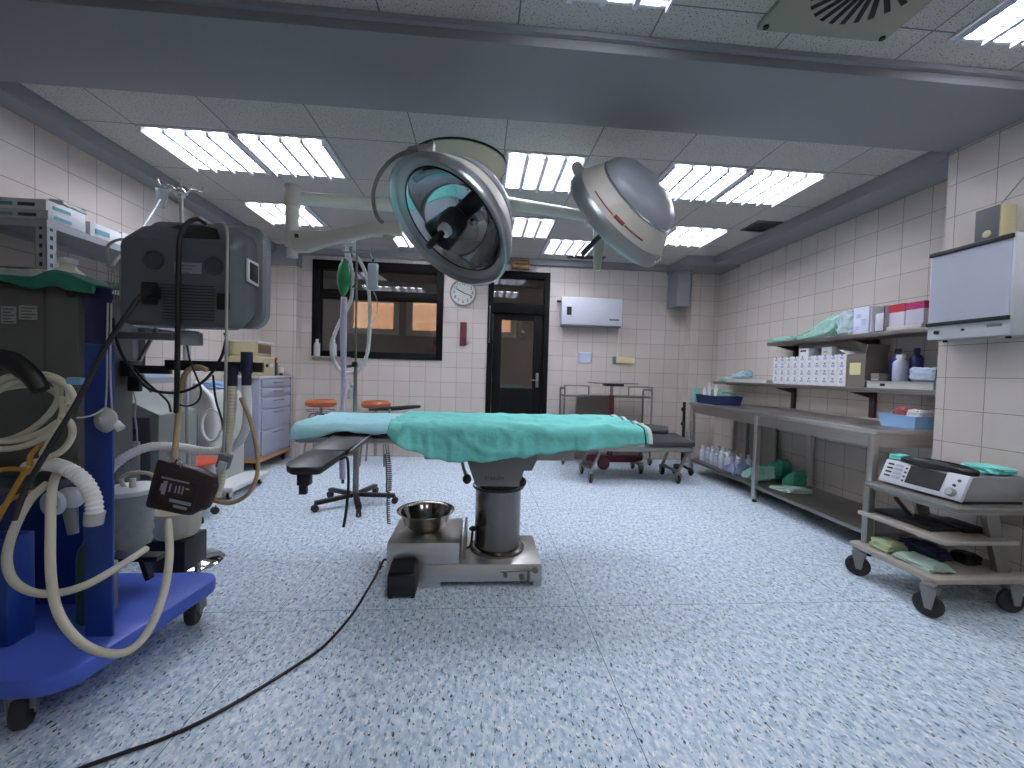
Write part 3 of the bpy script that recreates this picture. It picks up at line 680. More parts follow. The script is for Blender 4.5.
# ================================================================ surgical light
S = thing('surgical_light', 'ceiling mounted twin surgical light with two big round lamp heads', 'surgical light', (-.19, 3.2, H))
CRE = mat('cream lamp enamel', 'dedcd0', .35, 0, .04); SILV = mat('silver lamp rim', 'a3a6a6', .3, .85, .08)
MB().lathe([(0, 0), (.345, 0), (.35, -.006), (.35, -.016), (.335, -.022), (0, -.022)], (-.19, 3.2, H), n=56).build('mount_plate', mat('cream mount plate', 'bdb7a0', .45, 0, .06), S)
MB().lathe([(.35, 0), (.358, 0), (.358, -.012), (.35, -.012)], (-.19, 3.2, H), n=56, close=True).build('mount_gasket', BLKMET, S)
m_ = MB().lathe([(0, -.02), (.09, -.02), (.09, -.08), (.055, -.11), (.055, -.72), (0, -.72)], (-.19, 3.2, H)); m_.build('stem', CRE, S)
SX = V((-.19, 3.2, 0))
tip = at(292.5, 198, y=2.4)
st = V((-.19, 3.2, at(455, 210, y=3.2).z)); d0 = (tip-st).normalized()
up_ = MB().tube([st, tip], lambda t, L: .045-.010*t, n=20, sharp=True)
up_.lathe([(0, -.07), (.075, -.07), (.075, .07), (.065, .075), (0, .075)], st); arm1 = up_.build('arm', CRE, S)
b0 = at(292.5, 252, y=2.4)
m_ = MB().lathe([(0, .085), (.036, .085), (.043, .075), (.043, -.02), (.038, -.03), (0, -.03)], tip-V((0, 0, .02)), n=28); m_.cyl(tip, (tip.x, tip.y, b0.z+.03), .034, n=24); m_.build('elbow', CRE, arm1)
e1 = at(400, 231, y=2.2)
j0 = V((tip.x, tip.y, at(292, 237, y=2.4).z)); m1 = at(330, 236.5, y=2.33)
sp_ = MB(); w_ = V((.0, .028, 0))
pf = [at(286, 231.5, y=2.4), at(328, 231.5, y=2.33), at(372, 224, y=2.24), at(400, 222, y=2.2), at(402, 236, y=2.2), at(372, 236, y=2.24), at(330, 245, y=2.33), at(308, 252, y=2.37), at(296, 252, y=2.4), at(287, 245, y=2.4)]
sp_.prism([p-w_*.9 for p in pf], w_*1.8, .008); spring = sp_.build('spring_arm', CRE, S)
pl = [at(294.5, 233.7, y=2.352), at(304.5, 234.2, y=2.352), at(304.5, 238, y=2.352), at(294.5, 237.5, y=2.352)]
MB().prism(pl, (0, .01, 0)).build('maker_plate', DKGREY, spring)
m_ = MB().lathe([(0, -.03), (.028, -.03), (.028, .015), (0, .015)], b0+V((0, 0, .0))); m_.build('pivot_cap', CRE, spring)
def lamp_head(C, n, R, name, gl=.175):
    n = n.normalized()
    h = MB().lathe([(R, .012), (R*1.01, 0), (R*1.0, -.012), (R*.985, -.04), (R*.955, -.06), (R*.93, -.20*R)], C, n, 64).build(name, SILV, S)
    MB().lathe([(R*.935, -.19*R), (R*.93, -.205*R), (R*.86, -.33*R), (R*.79, -.43*R), (R*.74, -.49*R)], C, n, 64).build('rear_band', mat('cream lamp band', 'cfcabf', .4, 0, .03), h)
    MB().lathe([(R*.74, -.478*R), (R*.755, -.505*R), (R*.73, -.52*R)], C, n, 64).build('trim_ring', SILV, h)
    MB().lathe([(R*.73, -.51*R), (R*.705, -.60*R), (R*.63, -.70*R), (R*.48, -.785*R), (R*.28, -.835*R), (0, -.85*R)], C, n, 64).build('dome', mat('pale grey dome', '9fa3ab', .3, 0, .04), h)
    MB().lathe([(R, .012), (R*.975, .016), (R*.955, .006), (R*.93, -.012), (R*.90, -.016), (R*.86, -.02), (R*.825, -.034), (R*.80, -.038)], C, n, 64).build('front_rim', SILV, h)
    MB().lathe([(R*.80+.0, -.036), (R*.775, -.046), (R*.74, -.09), (R*.62, -.17), (R*.45, -.235), (R*.25, -.275), (0, -.285)], C, n, 64).build('reflector', mat('mirror reflector', 'c4c9cc', .07, 1, .04), h)
    MB().lathe([(R*.812, -.034), (R*.80, -.028), (R*.785, -.034)], C, n, 64).build('gasket', BLACK, h)
    st_ = MB().lathe([(0, -.285), (.05, -.28), (.05, -.1), (.07, -.08), (.075, -.02), (.06, .01), (.05, .012), (0, .012)], C, n, 32).build('lamp_socket', BLKMET, h)
    MB().lathe([(0, .012), (.038, .012), (.035, .045), (.025, .05), (0, .05)], C, n, 28).build('collar', WHITE, h)
    MB().lathe([(0, .05), (.016, .05), (.018, .07), (.018, gl-.01), (.012, gl), (0, gl)], C, n, 20).build('grip', BLACK, h)
    return h
def facing(px, py, a, b, c):
    v = ray(px, py).normalized(); r_ = v.cross(V((0, 0, 1))); r_ = (_r-v*_r.dot(v)).normalized(); u_ = r_.cross(v)
    return (r_*a+u_*b-v*c).normalized()
C1 = V((-.187, 2.205, 1.950)); n1 = V((-.529, -.416, -.740)); R1 = .370
h1 = lamp_head(C1, n1, R1, 'lamp_head')
C2 = V((.832, 2.600, 2.186)); n2 = V((-.513, .670, -.537)); R2 = .375
h2 = lamp_head(C2, n2, R2, 'lamp_head', .31)
# yoke of the first head
d1_ = (e1-C1).length
yk = [dep(x, y, d) for x, y, d in ((398, 229, 2.17), (388, 226, 2.15), (378, 218, 2.12), (373.5, 203, 2.1), (374, 188, 2.08), (381, 172, 2.06), (393, 159, 2.05), (407, 152, 2.04), (418, 150, 2.03))]
MB().tube(yk, .010, n=12).build('yoke', STEELD, h1)
pv = [dep(x, y, 2.03) for x, y in ((408, 146.5), (431, 142), (432.5, 138.5), (434, 141), (433, 149), (430, 153.5), (404, 156))]
MB().prism(pv, _f*.05, .003).build('pivot_bracket', mat('grey pivot bracket', '8d8c88', .4, .5), h1)
q = dep(389, 233.5, 2.16); MB().ball(q, (.075, .06, .06)).build('yoke_joint', mat('cream joint', 'a6a08e', .45), h1)
q0 = dep(489, 275, 1.93); MB().box(C1-n1.cross(V((0,0,1))).normalized()*0+ (dep(496, 246, 2.0)-C1)*.0 + dep(497, 246.5, 1.985), (.03, .006, .01), rot=Matrix.Rotation(.5, 3, 'Y')).build('latch', WHITE, h1)
# second arm with its yoke
tip2 = at(592, 217, y=2.95); st2 = V((-.19, 3.2, at(460, 195, y=3.2).z))
a2 = MB().tube([st2, tip2], lambda t, L: .046-.008*t, n=20, sharp=True); a2.lathe([(0, -.06), (.072, -.06), (.072, .06), (0, .06)], st2); a2.lathe([(0, -.06), (.045, -.06), (.05, -.05), (.05, .04), (.04, .05), (0, .05)], tip2, n=24)
arm2 = a2.build('arm', CRE, S)
pd = [at(594, 222, y=2.9), at(606, 224, y=2.9), at(604, 246, y=2.9), at(601, 270, y=2.9), at(594.5, 270.5, y=2.9), at(594, 246, y=2.9)]
MB().prism(pd, (0, .03, 0), .004).build('drop_arm', CRE, arm2)
yk = [dep(x, y, d) for x, y, d in ((595, 222, 2.92), (606, 212, 3.02), (606, 190, 3.0), (592, 172, 2.86), (580, 170, 2.74))]
MB().tube(yk, .013, n=12).build('yoke', CRE, h2)
q = dep(577.5, 169.5, 2.72); qd = (dep(581, 177, 2.70)-q).normalized()
MB().lathe([(0, -.035), (.032, -.035), (.036, -.02), (.036, .02), (.03, .03), (.018, .045), (0, .045)], q, qd, 20).build('pivot_knob', CRE, h2)
q = at(653, 264, y=2.6); q = C2+(dep(649.5, 261, 2.6)-C2).normalized()*R2*.985-n2*.035
m_ = MB()
for k in (-1, 0, 1): m_.ball(q+V((.018*k, -.012, .012*k)), (.022, .022, .03))
m_.build('catch', CHROME, h2)
# red lettering round the band of the second head
m_ = MB(); band = []
vc = (CAM-C2); ax_ = n2; tv = (vc-ax_*vc.dot(ax_)).normalized(); sv = ax_.cross(tv)
def bandpt(a, hh):
    pf_ = [(.205, .93), (.33, .86), (.43, .79), (.49, .74)]
    rr = R2*lerpt(pf_, -hh)+.0015
    return C2+ax_*(hh*R2)+(tv*math.cos(a)+sv*math.sin(a))*rr
for a0_, a1_, hh, w in ((-.62, -.18, -.29, .004), (-.16, .06, -.29, .009), (.09, .62, -.28, .003)):
    m_.grid(lambda u, v: bandpt(a0_+(a1_-a0_)*u, hh+(v-.5)*w/R2*2), 24, 1)
m_.build('red_marking', mat('red lettering band', '9c4a44', .6), h2, solid=.001)
# ================================================================ steel bench and wall shelf on the right
t = thing('steel_workbench', 'long stainless steel workbench with lower shelf along the right wall', 'workbench', (2.68, 3.85, 0))
m_ = MB().bb(2.68, 3.315, 2.58, 5.10, .848, .882, .004); m_.bb(3.295, 3.315, 2.58, 5.10, .882, .90, .003); m_.build('worktop', STEEL, t)
m_ = MB().bb(2.70, 2.715, 2.62, 5.06, .755, .849); m_.bb(2.715, 3.27, 2.62, 2.635, .755, .849); m_.bb(2.715, 3.27, 5.045, 5.06, .755, .849); m_.build('apron', STEEL, t)
m_ = MB().bb(2.70, 3.27, 2.62, 5.06, .135, .165, .003); m_.build('lower_shelf', STEELD, t)
for x in (2.69, 3.25):
    for y in (2.61, 3.80, 5.03):
        l = MB().bb(x, x+.045, y, y+.045, .03, .85, .004).build('leg', STEEL, t)
        MB().lathe([(0, 0), (.022, 0), (.022, .012), (.012, .02), (.012, .035), (0, .035)], (x+.022, y+.022, 0), n=14).build('foot', BLACK, l)
t = thing('wall_shelf', 'two steel wall shelves on maroon uprights above the workbench', 'shelf', (3.2, 3.6, 1.12))
MB().bb(3.08, 3.315, 2.53, 4.25, 1.56, 1.595, .003).build('shelf_board', STEELD, t, label='upper shelf board')
MB().bb(3.08, 3.315, 2.53, 5.26, 1.122, 1.157, .003).build('shelf_board', STEELD, t, label='lower, longer shelf board')
UPR = mat('maroon upright', '3b1c1c', .5, 0, .1)
for y in (4.127, 3.24):
    u = MB().bb(3.30, 3.33, y-.022, y+.022, .90, 1.66, .003).build('upright', UPR, t)
    for z in (1.115, 1.553): MB().prism([(3.30, y-.012, z), (3.10, y-.012, z), (3.30, y-.012, z-.05)], (0, .024, 0)).build('bracket', UPR, u)
# ---- things on the shelves
ZU, ZM, ZB, ZL = 1.596, 1.158, .883, .166
def bag(name, c, d, m, label, cat, seed=0, group=None, rz=0, n=32, slope=None, flat=.35):
    def fn(u, v):
        th = u*PI; ph = v*2*PI; s = lambda a, k: math.copysign(abs(a)**k, a)
        x = s(math.sin(th), flat)*s(math.cos(ph), flat); y = s(math.sin(th), flat)*s(math.sin(ph), flat); z = s(math.cos(th), .55)
        w = 1+.16*noise.noise(V((x*2.2+seed, y*2.2, z*2.2)))+.10*noise.noise(V((x*5+seed, y*5, z*5)))-.07*max(0, 1-6*abs(noise.noise(V((x*3+seed, y*3, z*3+7)))))
        hz = .5+.5*z
        h = d[2]*(slope(y) if slope else 1)
        p = V((x*d[0]/2*w*(1-.12*hz), y*d[1]/2*w, max(0, (.5+.5*z*w))*h))
        return Matrix.Rotation(rz, 3, 'Z') @ p
    o = MB().grid(fn, n, n*2).build(name, m, smooth=60); bmesh_clean(o); o.location = c
    return tag(o, label, cat, group)
def bmesh_clean(o):
    bm = bmesh.new(); bm.from_mesh(o.data); bmesh.ops.remove_doubles(bm, verts=bm.verts, dist=1e-5); bmesh.ops.recalc_face_normals(bm, faces=bm.faces[:]); bm.to_mesh(o.data); bm.free()
    o.data.polygons.foreach_set('use_smooth', [True]*len(o.data.polygons))
bag('wrapped_pack', (3.17, 4.08, ZU), (.16, .38, .05), TEALFILM, 'flat pale teal wrapped pack at the far end of the upper shelf', 'pack', 1)
bag('wrapped_pack', (3.18, 3.64, ZU), (.18, .46, .20), TEALFILM, 'bulky sloping pale teal wrapped pack on the upper shelf', 'pack', 5, slope=lambda y: max(.3, min(1, .62-.5*y)))
bag('wrapped_pack', (3.18, 3.33, ZU), (.16, .17, .21), film_mat('milky blue film', 'bcd3d6', .85, .3), 'upright milky blue plastic pack beside the white carton on the upper shelf', 'pack', 9)
def carton(name, x0, x1, y0, y1, z, h, m, label, cat='carton', band=None, mark=None, group=None, faceb=None):
    c = V(((x0+x1)/2, (y0+y1)/2, z)); t = thing(name, label, cat, c, 0, group)
    MB().bb(x0, x1, y0, y1, z, z+h, .003).build('box_body', m, t)
    if band: MB().bb(x0-.0012, x1+.0012, y0-.0012, y1+.0012, z+h*band[0], z+h*band[1]).build('printed_band', band[2], t)
    if mark:
        b = MB()
        for (u0, u1, v0, v1) in mark[0]: b.bb(x0-.0016, x0-.0002, y1+(y0-y1)*u0, y1+(y0-y1)*u1, z+h*v0, z+h*v1)
        b.build('print', mark[1], t)
    MB().bb((x0+x1)/2-.004, (x0+x1)/2+.004, y0+.002, y1-.002, z+h-.0005, z+h+.0008).build('lid_seam', mat('seam shade', '8c8c8e', .7), t)
    return t
BLUEPR = mat('blue print', 'b3bde2', .6); GREYPR = mat('grey print', '8b8f98', .6); TEALPR = mat('teal print', '5f9aa6', .6); DKPR = mat('dark print', '3c4152', .6)
carton('carton', 3.10, 3.26, 3.10, 3.24, ZU, .215, mat('lilac white carton', 'd5d8ec', .6), 'tall white carton with faint blue print, mid upper shelf', mark=([(.2, .5, .6, .75), (.55, .85, .3, .55), (.2, .4, .15, .3)], BLUEPR))
t = thing('carton', 'open white carton with dark edges left of the red topped carton', 'carton', (3.18, 3.03, ZU))
m_ = MB().bb(3.10, 3.27, 2.97, 3.085, ZU, ZU+.01); m_.bb(3.26, 3.27, 2.97, 3.085, ZU, ZU+.2); m_.bb(3.10, 3.26, 2.97, 2.976, ZU, ZU+.2); m_.bb(3.10, 3.26, 3.079, 3.085, ZU, ZU+.2); m_.build('box_body', PAPER, t)
m_ = MB().bb(3.12, 3.25, 2.985, 3.07, ZU+.01, ZU+.15, .01); m_.build('contents', mat('white wadding', 'd2cfd8', .9), t)
m_ = MB().bb(3.098, 3.10, 2.97, 2.976, ZU, ZU+.2); m_.bb(3.098, 3.10, 2.97, 3.085, ZU, ZU+.008); m_.build('dark_edge', DKGREY, t)
carton('carton', 3.12, 3.27, 2.84, 2.955, ZU+.035, .165, mat('white glove carton', 'd8d3e0', .6), 'carton with a red top band, left of the magenta topped one', band=(.62, .99, RED))
carton('carton', 3.12, 3.27, 2.705, 2.83, ZU+.035, .160, MATS['white glove carton'], 'carton with a magenta top band at the near end of the upper shelf', band=(.66, .99, mat('magenta print', 'a8255f', .6)))
m_ = MB().bb(3.10, 3.28, 2.70, 2.96, ZU, ZU+.033, .01); o = m_.build('folded_sheet', mat('crinkled paper', 'cfc8c4', .8, 0, .08, 30, .4, 40)); tag(o, 'folded pale sheets lying under the red and magenta topped cartons', 'folded sheets'); origin(o, (3.19, 2.83, ZU))
# block of small cartons: four rows of nine
proto = None; W_ = .088; rows = ['bottom row', 'second row up', 'third row up', 'top row']
ordn = ['first', 'second', 'third', 'fourth', 'fifth', 'sixth', 'seventh', 'eighth', 'ninth', 'tenth']
for j in range(4):
    for i in range(10):
        y = 4.175-.005-i*W_
        lab = 'small white carton, %s of the stacked block, %s from the far end' % (rows[j], ordn[i])
        loc = (3.105, y, ZM+j*.069)
        if proto is None:
            proto = thing('small_carton', lab, 'carton', loc, 0, 'small white cartons stacked on the lower wall shelf')
            MB().bb(0, .17, -W_+.003, -.001, 0, .068, .002).build('box_body', PAPER, proto, local=True)
            m_ = MB().bb(-.001, 0, -.062, -.024, .028, .050); m_.build('label', mat('lilac label', 'aab2d0', .6), proto, local=True)
            m_ = MB().prism([(-.0012, -.03, .067), (-.0012, -.056, .067), (-.0012, -.043, .053)], (.001, 0, 0)); m_.build('thumb_notch', DKPR, proto, local=True)
        else: dup(proto, loc, None, lab)
carton('carton', 3.12, 3.26, 3.72, 3.84, ZM+.277, .075, PAPER, 'white carton with a dark mark lying on top of the small carton block', mark=([(.15, .75, .55, .8)], DKPR))
carton('carton', 3.12, 3.26, 3.46, 3.57, ZM+.277, .075, mat('grey white carton', 'c4c4c2', .6), 'greyish carton on the small carton block, next to the big cardboard box', mark=([(.2, .6, .3, .5)], GREYPR))
t = thing('cardboard_box', 'open grey cardboard box beside the block of small cartons', 'box', (3.19, 3.2, ZM))
CARD = mat('grey cardboard', '6d655e', .8, 0, .06, 20)
m_ = MB().bb(3.10, 3.29, 3.11, 3.28, ZM, ZM+.012); m_.bb(3.10, 3.108, 3.11, 3.28, ZM+.012, ZM+.27); m_.bb(3.282, 3.29, 3.11, 3.28, ZM+.012, ZM+.27); m_.bb(3.108, 3.282, 3.11, 3.118, ZM+.012, ZM+.27); m_.bb(3.108, 3.282, 3.272, 3.28, ZM+.012, ZM+.27); m_.build('box_body', CARD, t)
m_ = MB().prism([(3.10, 3.11, ZM+.27), (3.29, 3.11, ZM+.27), (3.29, 3.09, ZM+.35), (3.10, 3.09, ZM+.35)], (0, .006, 0)); m_.build('flap', CARD, t)
m_ = MB().prism([(3.10, 3.28, ZM+.27), (3.29, 3.28, ZM+.27), (3.29, 3.36, ZM+.31), (3.10, 3.36, ZM+.31)], (0, .0, .006)); m_.build('flap', PAPER, t)
m_ = MB().bb(3.0985, 3.10, 3.15, 3.25, ZM+.1, ZM+.2); m_.build('label', mat('yellowish label', 'd6cf9a', .6), t)
# far end of the lower shelf
def tray(name, x0, x1, y0, y1, z, h, m, label, cat='tray', tk=.006, rim=.01, flare=.0, group=None):
    t = thing(name, label, cat, ((x0+x1)/2, (y0+y1)/2, z), 0, group)
    def ringv(k, e): return [(x0-e, y0-e, z+k), (x1+e, y0-e, z+k), (x1+e, y1+e, z+k), (x0-e, y1+e, z+k)]
    mb = MB(); bm = mb.bm
    seq = [ringv(0, 0), ringv(h, flare), ringv(h, flare+rim), ringv(h+.004, flare+rim), ringv(h+.004, flare-tk), ringv(tk, -tk)]
    R = [[bm.verts.new(p) for p in r] for r in seq]
    for A, B in zip(R, R[1:]):
        for k in range(4): bm.faces.new((A[k], A[(k+1) % 4], B[(k+1) % 4], B[k]))
    bm.faces.new(R[0]); bm.faces.new(R[-1]); mb.build('tray_body', m, t, smooth=20); return t
t = tray('instrument_tray', 3.11, 3.28, 4.27, 4.99, ZM, .035, PAPER, 'long flat white tray at the far end of the lower wall shelf'); MB().bb(3.125, 3.265, 4.3, 4.96, ZM+.007, ZM+.03, .008).build('folded_towel', WHITE, t)
bag('wrapped_pack', (3.18, 4.82, ZM+.041), (.13, .30, .10), film_mat('pale blue film', 'b5dbe4', .85, .4), 'crumpled pale blue pack standing on the flat white tray', 'pack', 12, slope=lambda y: .75-.35*y)
bag('wrapped_pack', (3.18, 5.13, ZM), (.13, .16, .055), TEALFILM, 'small greenish pack on the very far end of the lower wall shelf', 'pack', 15)
# near end of the lower shelf
t = tray('instrument_tray', 3.10, 3.29, 2.60, 3.09, ZM, .05, mat('white enamel tray', 'cfcfcb', .4), 'flat white tray at the near end of the lower wall shelf'); MB().bb(3.099, 3.101, 2.94, 2.98, ZM+.015, ZM+.035).build('clasp', BLACK, t)
carton('carton', 3.14, 3.26, 3.03, 3.10, ZM+.055, .06, mat('khaki grey carton', '8d8a80', .7), 'small khaki grey carton at the back of the near flat white tray', mark=([(.1, .9, .1, .25)], PAPER))
def bottle(name, c, r, h, m, capm, label, group=None, neck=.4):
    t = thing(name, label, 'bottle', c, 0, group); c = V(c)
    MB().lathe([(0, 0), (r*.92, 0), (r, .006), (r, h*.68), (r*.8, h*.76), (r*neck, h*.82), (r*neck, h*.86), (0, h*.86)], c, n=24).build('bottle_body', m, t)
    MB().lathe([(0, h*.86), (r*neck*1.25, h*.86), (r*neck*1.2, h), (0, h)], c, n=18).build('cap', capm, t); return t
NAVYB = mat('navy bottle plastic', '1d1f5a', .3)
bottle('bottle', (3.23, 2.97, ZM+.056), .045, .25, NAVYB, NAVYB, 'dark blue bottle on the near white tray')
bottle('bottle', (3.24, 2.84, ZM+.056), .04, .25, NAVYB, NAVYB, 'second dark blue bottle, behind the blister packs')
bottle('bottle', (3.16, 2.885, ZM+.056), .045, .20, mat('lilac white bottle', 'c5c4d8', .35), WHITE, 'white bottle in front of the dark blue bottles', neck=.5)
bag('blister_pack', (3.18, 2.70, ZM+.056), (.13, .19, .10), film_mat('blue white film', 'c3d2e4', .9, .3), 'heap of bluish white blister packs on the near white tray', 'packs', 22)
bag('clear_bag', (3.25, 2.615, ZM+.056), (.07, .10, .24), mat('crumpled greyish film', 'a89fa0', .35, 0, .3, 14), 'crumpled greyish bag with reddish contents beside the column on the lower shelf', 'bag', 26)
o = MB().grid(lambda u, v: (3.07+.02*u+.006*math.sin(v*9), 2.56-.02*math.sin(u*3), ZM-.06+.30*v), 6, 10).build('green_packet', mat('green packet', '2f7468', .5), smooth=60, solid=.004); tag(o, 'narrow green packet hanging over the near end of the lower shelf', 'packet'); origin(o, (3.08, 2.55, ZM-.06))
# bench top
t = tray('plastic_tub', 2.74, 3.04, 4.60, 5.0, ZB, .105, NAVY, 'dark blue plastic tub at the far end of the workbench', 'tub', flare=.02, rim=.012)
MB().bb(2.77, 3.01, 4.64, 4.96, ZB+.008, ZB+.085, .02).build('contents', mat('white and green packs', 'b9d6cc', .7, 0, .2, 30, .5, 30), t)
for k, (x, y, h) in enumerate(((2.80, 4.85, .21), (2.84, 4.77, .19), (2.79, 4.93, .16))):
    o = bottle('bottle', (x, y, ZB+.086), .022, h-.04, WHITE, WHITE, ['white bottle standing in the dark blue tub, middle and tallest', 'white bottle in the dark blue tub, nearest the camera', 'short white bottle at the far side of the dark blue tub'][k])
bag('wrapped_pack', (2.92, 4.76, ZB+.086), (.18, .30, .09), film_mat('grey green film', '97b5a4', .85, .3), 'grey green pack heaped in the dark blue tub', 'pack', 31)
bag('wrapped_pack', (2.74, 5.05, ZB), (.11, .07, .19), TEALFILM, 'upright pale teal pack behind the dark blue tub at the bench end', 'pack', 35, rz=.3)
t = tray('plastic_basket', 3.0, 3.26, 2.62, 2.86, ZB, .085, mat('light blue plastic', '8db6e0', .4), 'light blue plastic basket at the near end of the workbench', 'basket', flare=.012, rim=.008)
bag('gauze_roll', (3.13, 2.80, ZB+.03), (.12, .10, .11), mat('reddish wrapper', 'a8575a', .5, 0, .3, 25), 'reddish wrapped item in the light blue basket', 'packet', 41)
bag('gauze_roll', (3.12, 2.69, ZB+.03), (.14, .11, .10), mat('white gauze', 'd8d6d6', .8), 'white gauze in the light blue basket', 'gauze', 44)
# lower bench shelf
proto = None; k = 0
BOT = film_mat('clear bottle plastic', 'd4d8e6', .75, .2)
for j in range(3):
    for i in range(6):
        loc = (2.80+j*.11+random.uniform(-.012, .012), 4.94-i*.105+random.uniform(-.015, .015), ZL)
        if proto is None:
            proto = bottle('bottle', (0, 0, 0), .034, .19, BOT, WHITE, 'clear bottle among those standing on the lower bench shelf at its far end', 'clear bottles on the lower bench shelf'); proto.location = loc
        else:
            d = dup(proto, loc); d.scale = (1, 1, random.uniform(.8, 1.15))
for k, (x, y, sx, sy, h, m, lab) in enumerate((
    (2.82, 4.29, .20, .20, .13, film_mat('lilac blue film', '9aa3c6', .9, .3), 'bluish plastic pack on the lower bench shelf, next to the clear bottles'),
    (2.88, 4.02, .26, .22, .15, TEALFILM, 'large pale green plastic pack leaning on the middle bench leg'),
    (3.14, 4.12, .18, .32, .20, film_mat('green film', '3f9277', .9, .35), 'dark green pack at the back of the lower bench shelf'),
    (2.92, 3.62, .28, .26, .05, film_mat('white green film', 'b9cfc4', .9, .35), 'flat whitish green pack just past the middle bench leg'),
    (3.05, 3.74, .16, .16, .16, MATS['green film'], 'small dark green pack behind the middle bench leg'))):
    bag('plastic_pack', (x, y, ZL), (sx, sy, h), m, lab, 'pack', 50+k*4, slope=(lambda y: .8-.4*y))
t = thing('leaning_panel', 'pale square panel leaning on the wall under the far end of the workbench', 'panel', (3.26, 4.5, ZL))
MB().bb(3.225, 3.24, 4.25, 4.75, ZL, .72, .003).build('board', mat('pale board', '8f8a80', .6), t)
MB().bb(3.221, 3.225, 4.68, 4.73, ZL+.02, .70).build('dark_edge', DKGREY, t)
# ================================================================ equipment trolley with monitor
def twin_wheel(t, c, r, up, m=RUBBER, fork=CASTER, ang=0, name='caster', th=.03, hood=False):
    c = V(c); ax = V((math.cos(ang), math.sin(ang), 0)); f = MB()
    f.box(c+V((0, 0, up)), (.05, .05, .012), rot=ang); f.cyl(c+V((0, 0, r*1.2)), c+V((0, 0, up)), .014, n=10)
    fw = V((-ax.y, ax.x, 0))
    for s in (-1, 1):
        q = c+ax*(s*(th/2+.008))
        f.prism([q+fw*.03+V((0, 0, up-.01)), q-fw*.04+V((0, 0, up-.01)), q-fw*.022+V((0, 0, r*.75)), q+fw*.005+V((0, 0, r*.75))], ax*(.005*s), .0)
    if hood: f.prism([c-ax*th*.8+fw*(r*1.0)+V((0, 0, r*.7)), c-ax*th*.8+fw*(r*.9)+V((0, 0, up)), c-ax*th*.8-fw*(r*.7)+V((0, 0, up)), c-ax*th*.8-fw*(r*.25)+V((0, 0, r*.9))], ax*th*1.6, .006)
    fo = f.build(name, fork, t)
    w = MB().lathe([(0, -th*.42), (r*.55, -th*.42), (r*.62, -th*.5), (r*.9, -th*.5), (r, -th*.3), (r, th*.3), (r*.9, th*.5), (r*.62, th*.5), (r*.55, th*.42), (0, th*.42)], c+V((0, 0, r)), ax, 28)
    w.build('wheel', m, fo); return fo
TR = thing('equipment_trolley', 'grey three shelf equipment trolley in front of the tiled column', 'trolley', (2.66, 2.17, 0))
TRG = mat('trolley grey metal', '8b8a85', .35, .6, .06); TRS = mat('trolley shelf laminate', 'a39d92', .5)
def rshelf(x0, x1, y0, y1, z, th, r, m, name):
    pts = []
    for cx, cy, a0 in ((x1-r, y1-r, 0), (x0+r, y1-r, 90), (x0+r, y0+r, 180), (x1-r, y0+r, 270)):
        for k in range(6): a = math.radians(a0+k*18); pts.append((cx+r*math.cos(a), cy+r*math.sin(a), z))
    return MB().prism(pts, (0, 0, th), .003).build(name, m, TR)
rshelf(2.44, 2.985, 1.90, 2.44, .545, .022, .05, TRG, 'top_shelf'); rshelf(2.455, 2.97, 1.915, 2.425, .530, .014, .04, TRS, 'top_rim')
rshelf(2.41, 2.86, 1.93, 2.43, .365, .022, .02, TRS, 'middle_shelf'); rshelf(2.35, 2.95, 1.91, 2.42, .17, .026, .03, TRS, 'bottom_shelf')
MB().bb(2.43, 2.475, 2.37, 2.41, .19, .546, .004).build('post', TRG, TR)
MB().prism([(2.80, 1.98, .195), (2.88, 1.98, .195), (2.78, 1.98, .53), (2.70, 1.98, .53)], (0, .03, 0), .004).build('slanted_post', TRG, TR)
MB().prism([(2.80, 2.34, .195), (2.88, 2.34, .195), (2.78, 2.34, .53), (2.70, 2.34, .53)], (0, .03, 0), .004).build('slanted_post', TRG, TR)
for (x, y, a) in ((2.34, 1.93, .35), (2.37, 2.36, .6), (2.84, 1.95, 1.35), (2.86, 2.34, .9)): twin_wheel(TR, (x, y, 0), .062, .168, ang=a, th=.028)
# monitor on the trolley
MO = thing('patient_monitor', 'white fronted monitor with dark screen on the grey trolley', 'monitor', (2.72, 2.2, .568))
zt = .568; fx = 2.56; tl = .05
prof = [(fx, zt+.012), (fx+tl, zt+.137), (fx+.08, zt+.145), (2.93, zt+.145), (2.93, zt+.012)]
MB().prism([(x, 1.975, z) for x, z in prof], (0, .45, 0), .006).build('housing', mat('monitor grey', '8e8f91', .5), MO)
M = frame3((0, -1, 0), (tl, 0, .125), (fx-.002, 2.2, zt+.012))   # x along the face (left to right), y up the face
def fc(u0, u1, v0, v1, d0, d1, m, name, par, bev=0):
    return MB().bb(u0, u1, v0, v1, d0, d1, bev).xf(M).build(name, m, par)
fpn = fc(-.225, .225, -.004, .142, -.006, .016, mat('monitor white', 'd6d9e0', .4), 'front_panel', MO, .005)
fc(-.07, .12, .022, .128, .016, .0175, mat('matt dark screen', '060608', .45), 'screen', fpn)
m_ = MB()
for k in range(4): m_.bb(-.20, -.165, .035+k*.025, .045+k*.025, .016, .018)
m_.xf(M).build('slot', BLACK, fpn)
m_ = MB()
for k in range(4): m_.bb(-.155, -.105, .032+k*.025, .05+k*.025, .016, .0185, .002)
m_.xf(M).build('soft_key', mat('pale key', 'b9bfd0', .5), fpn)
m_ = MB()
for k in range(4): m_.cyl((-.085, .03+k*.026, .016), (-.085, .03+k*.026, .02), .006, n=10)
for q in ((.175, .075), (.19, .105)): m_.cyl((q[0], q[1], .016), (q[0], q[1], .02), .008, n=10)
m_.xf(M).build('button', DKGREY, fpn)
MB().lathe([(0, .016), (.024, .016), (.022, .034), (.018, .038), (0, .038)], (.175, .034, 0)).xf(M).build('dial', mat('silver dial', 'a9abb0', .3, .6), fpn)
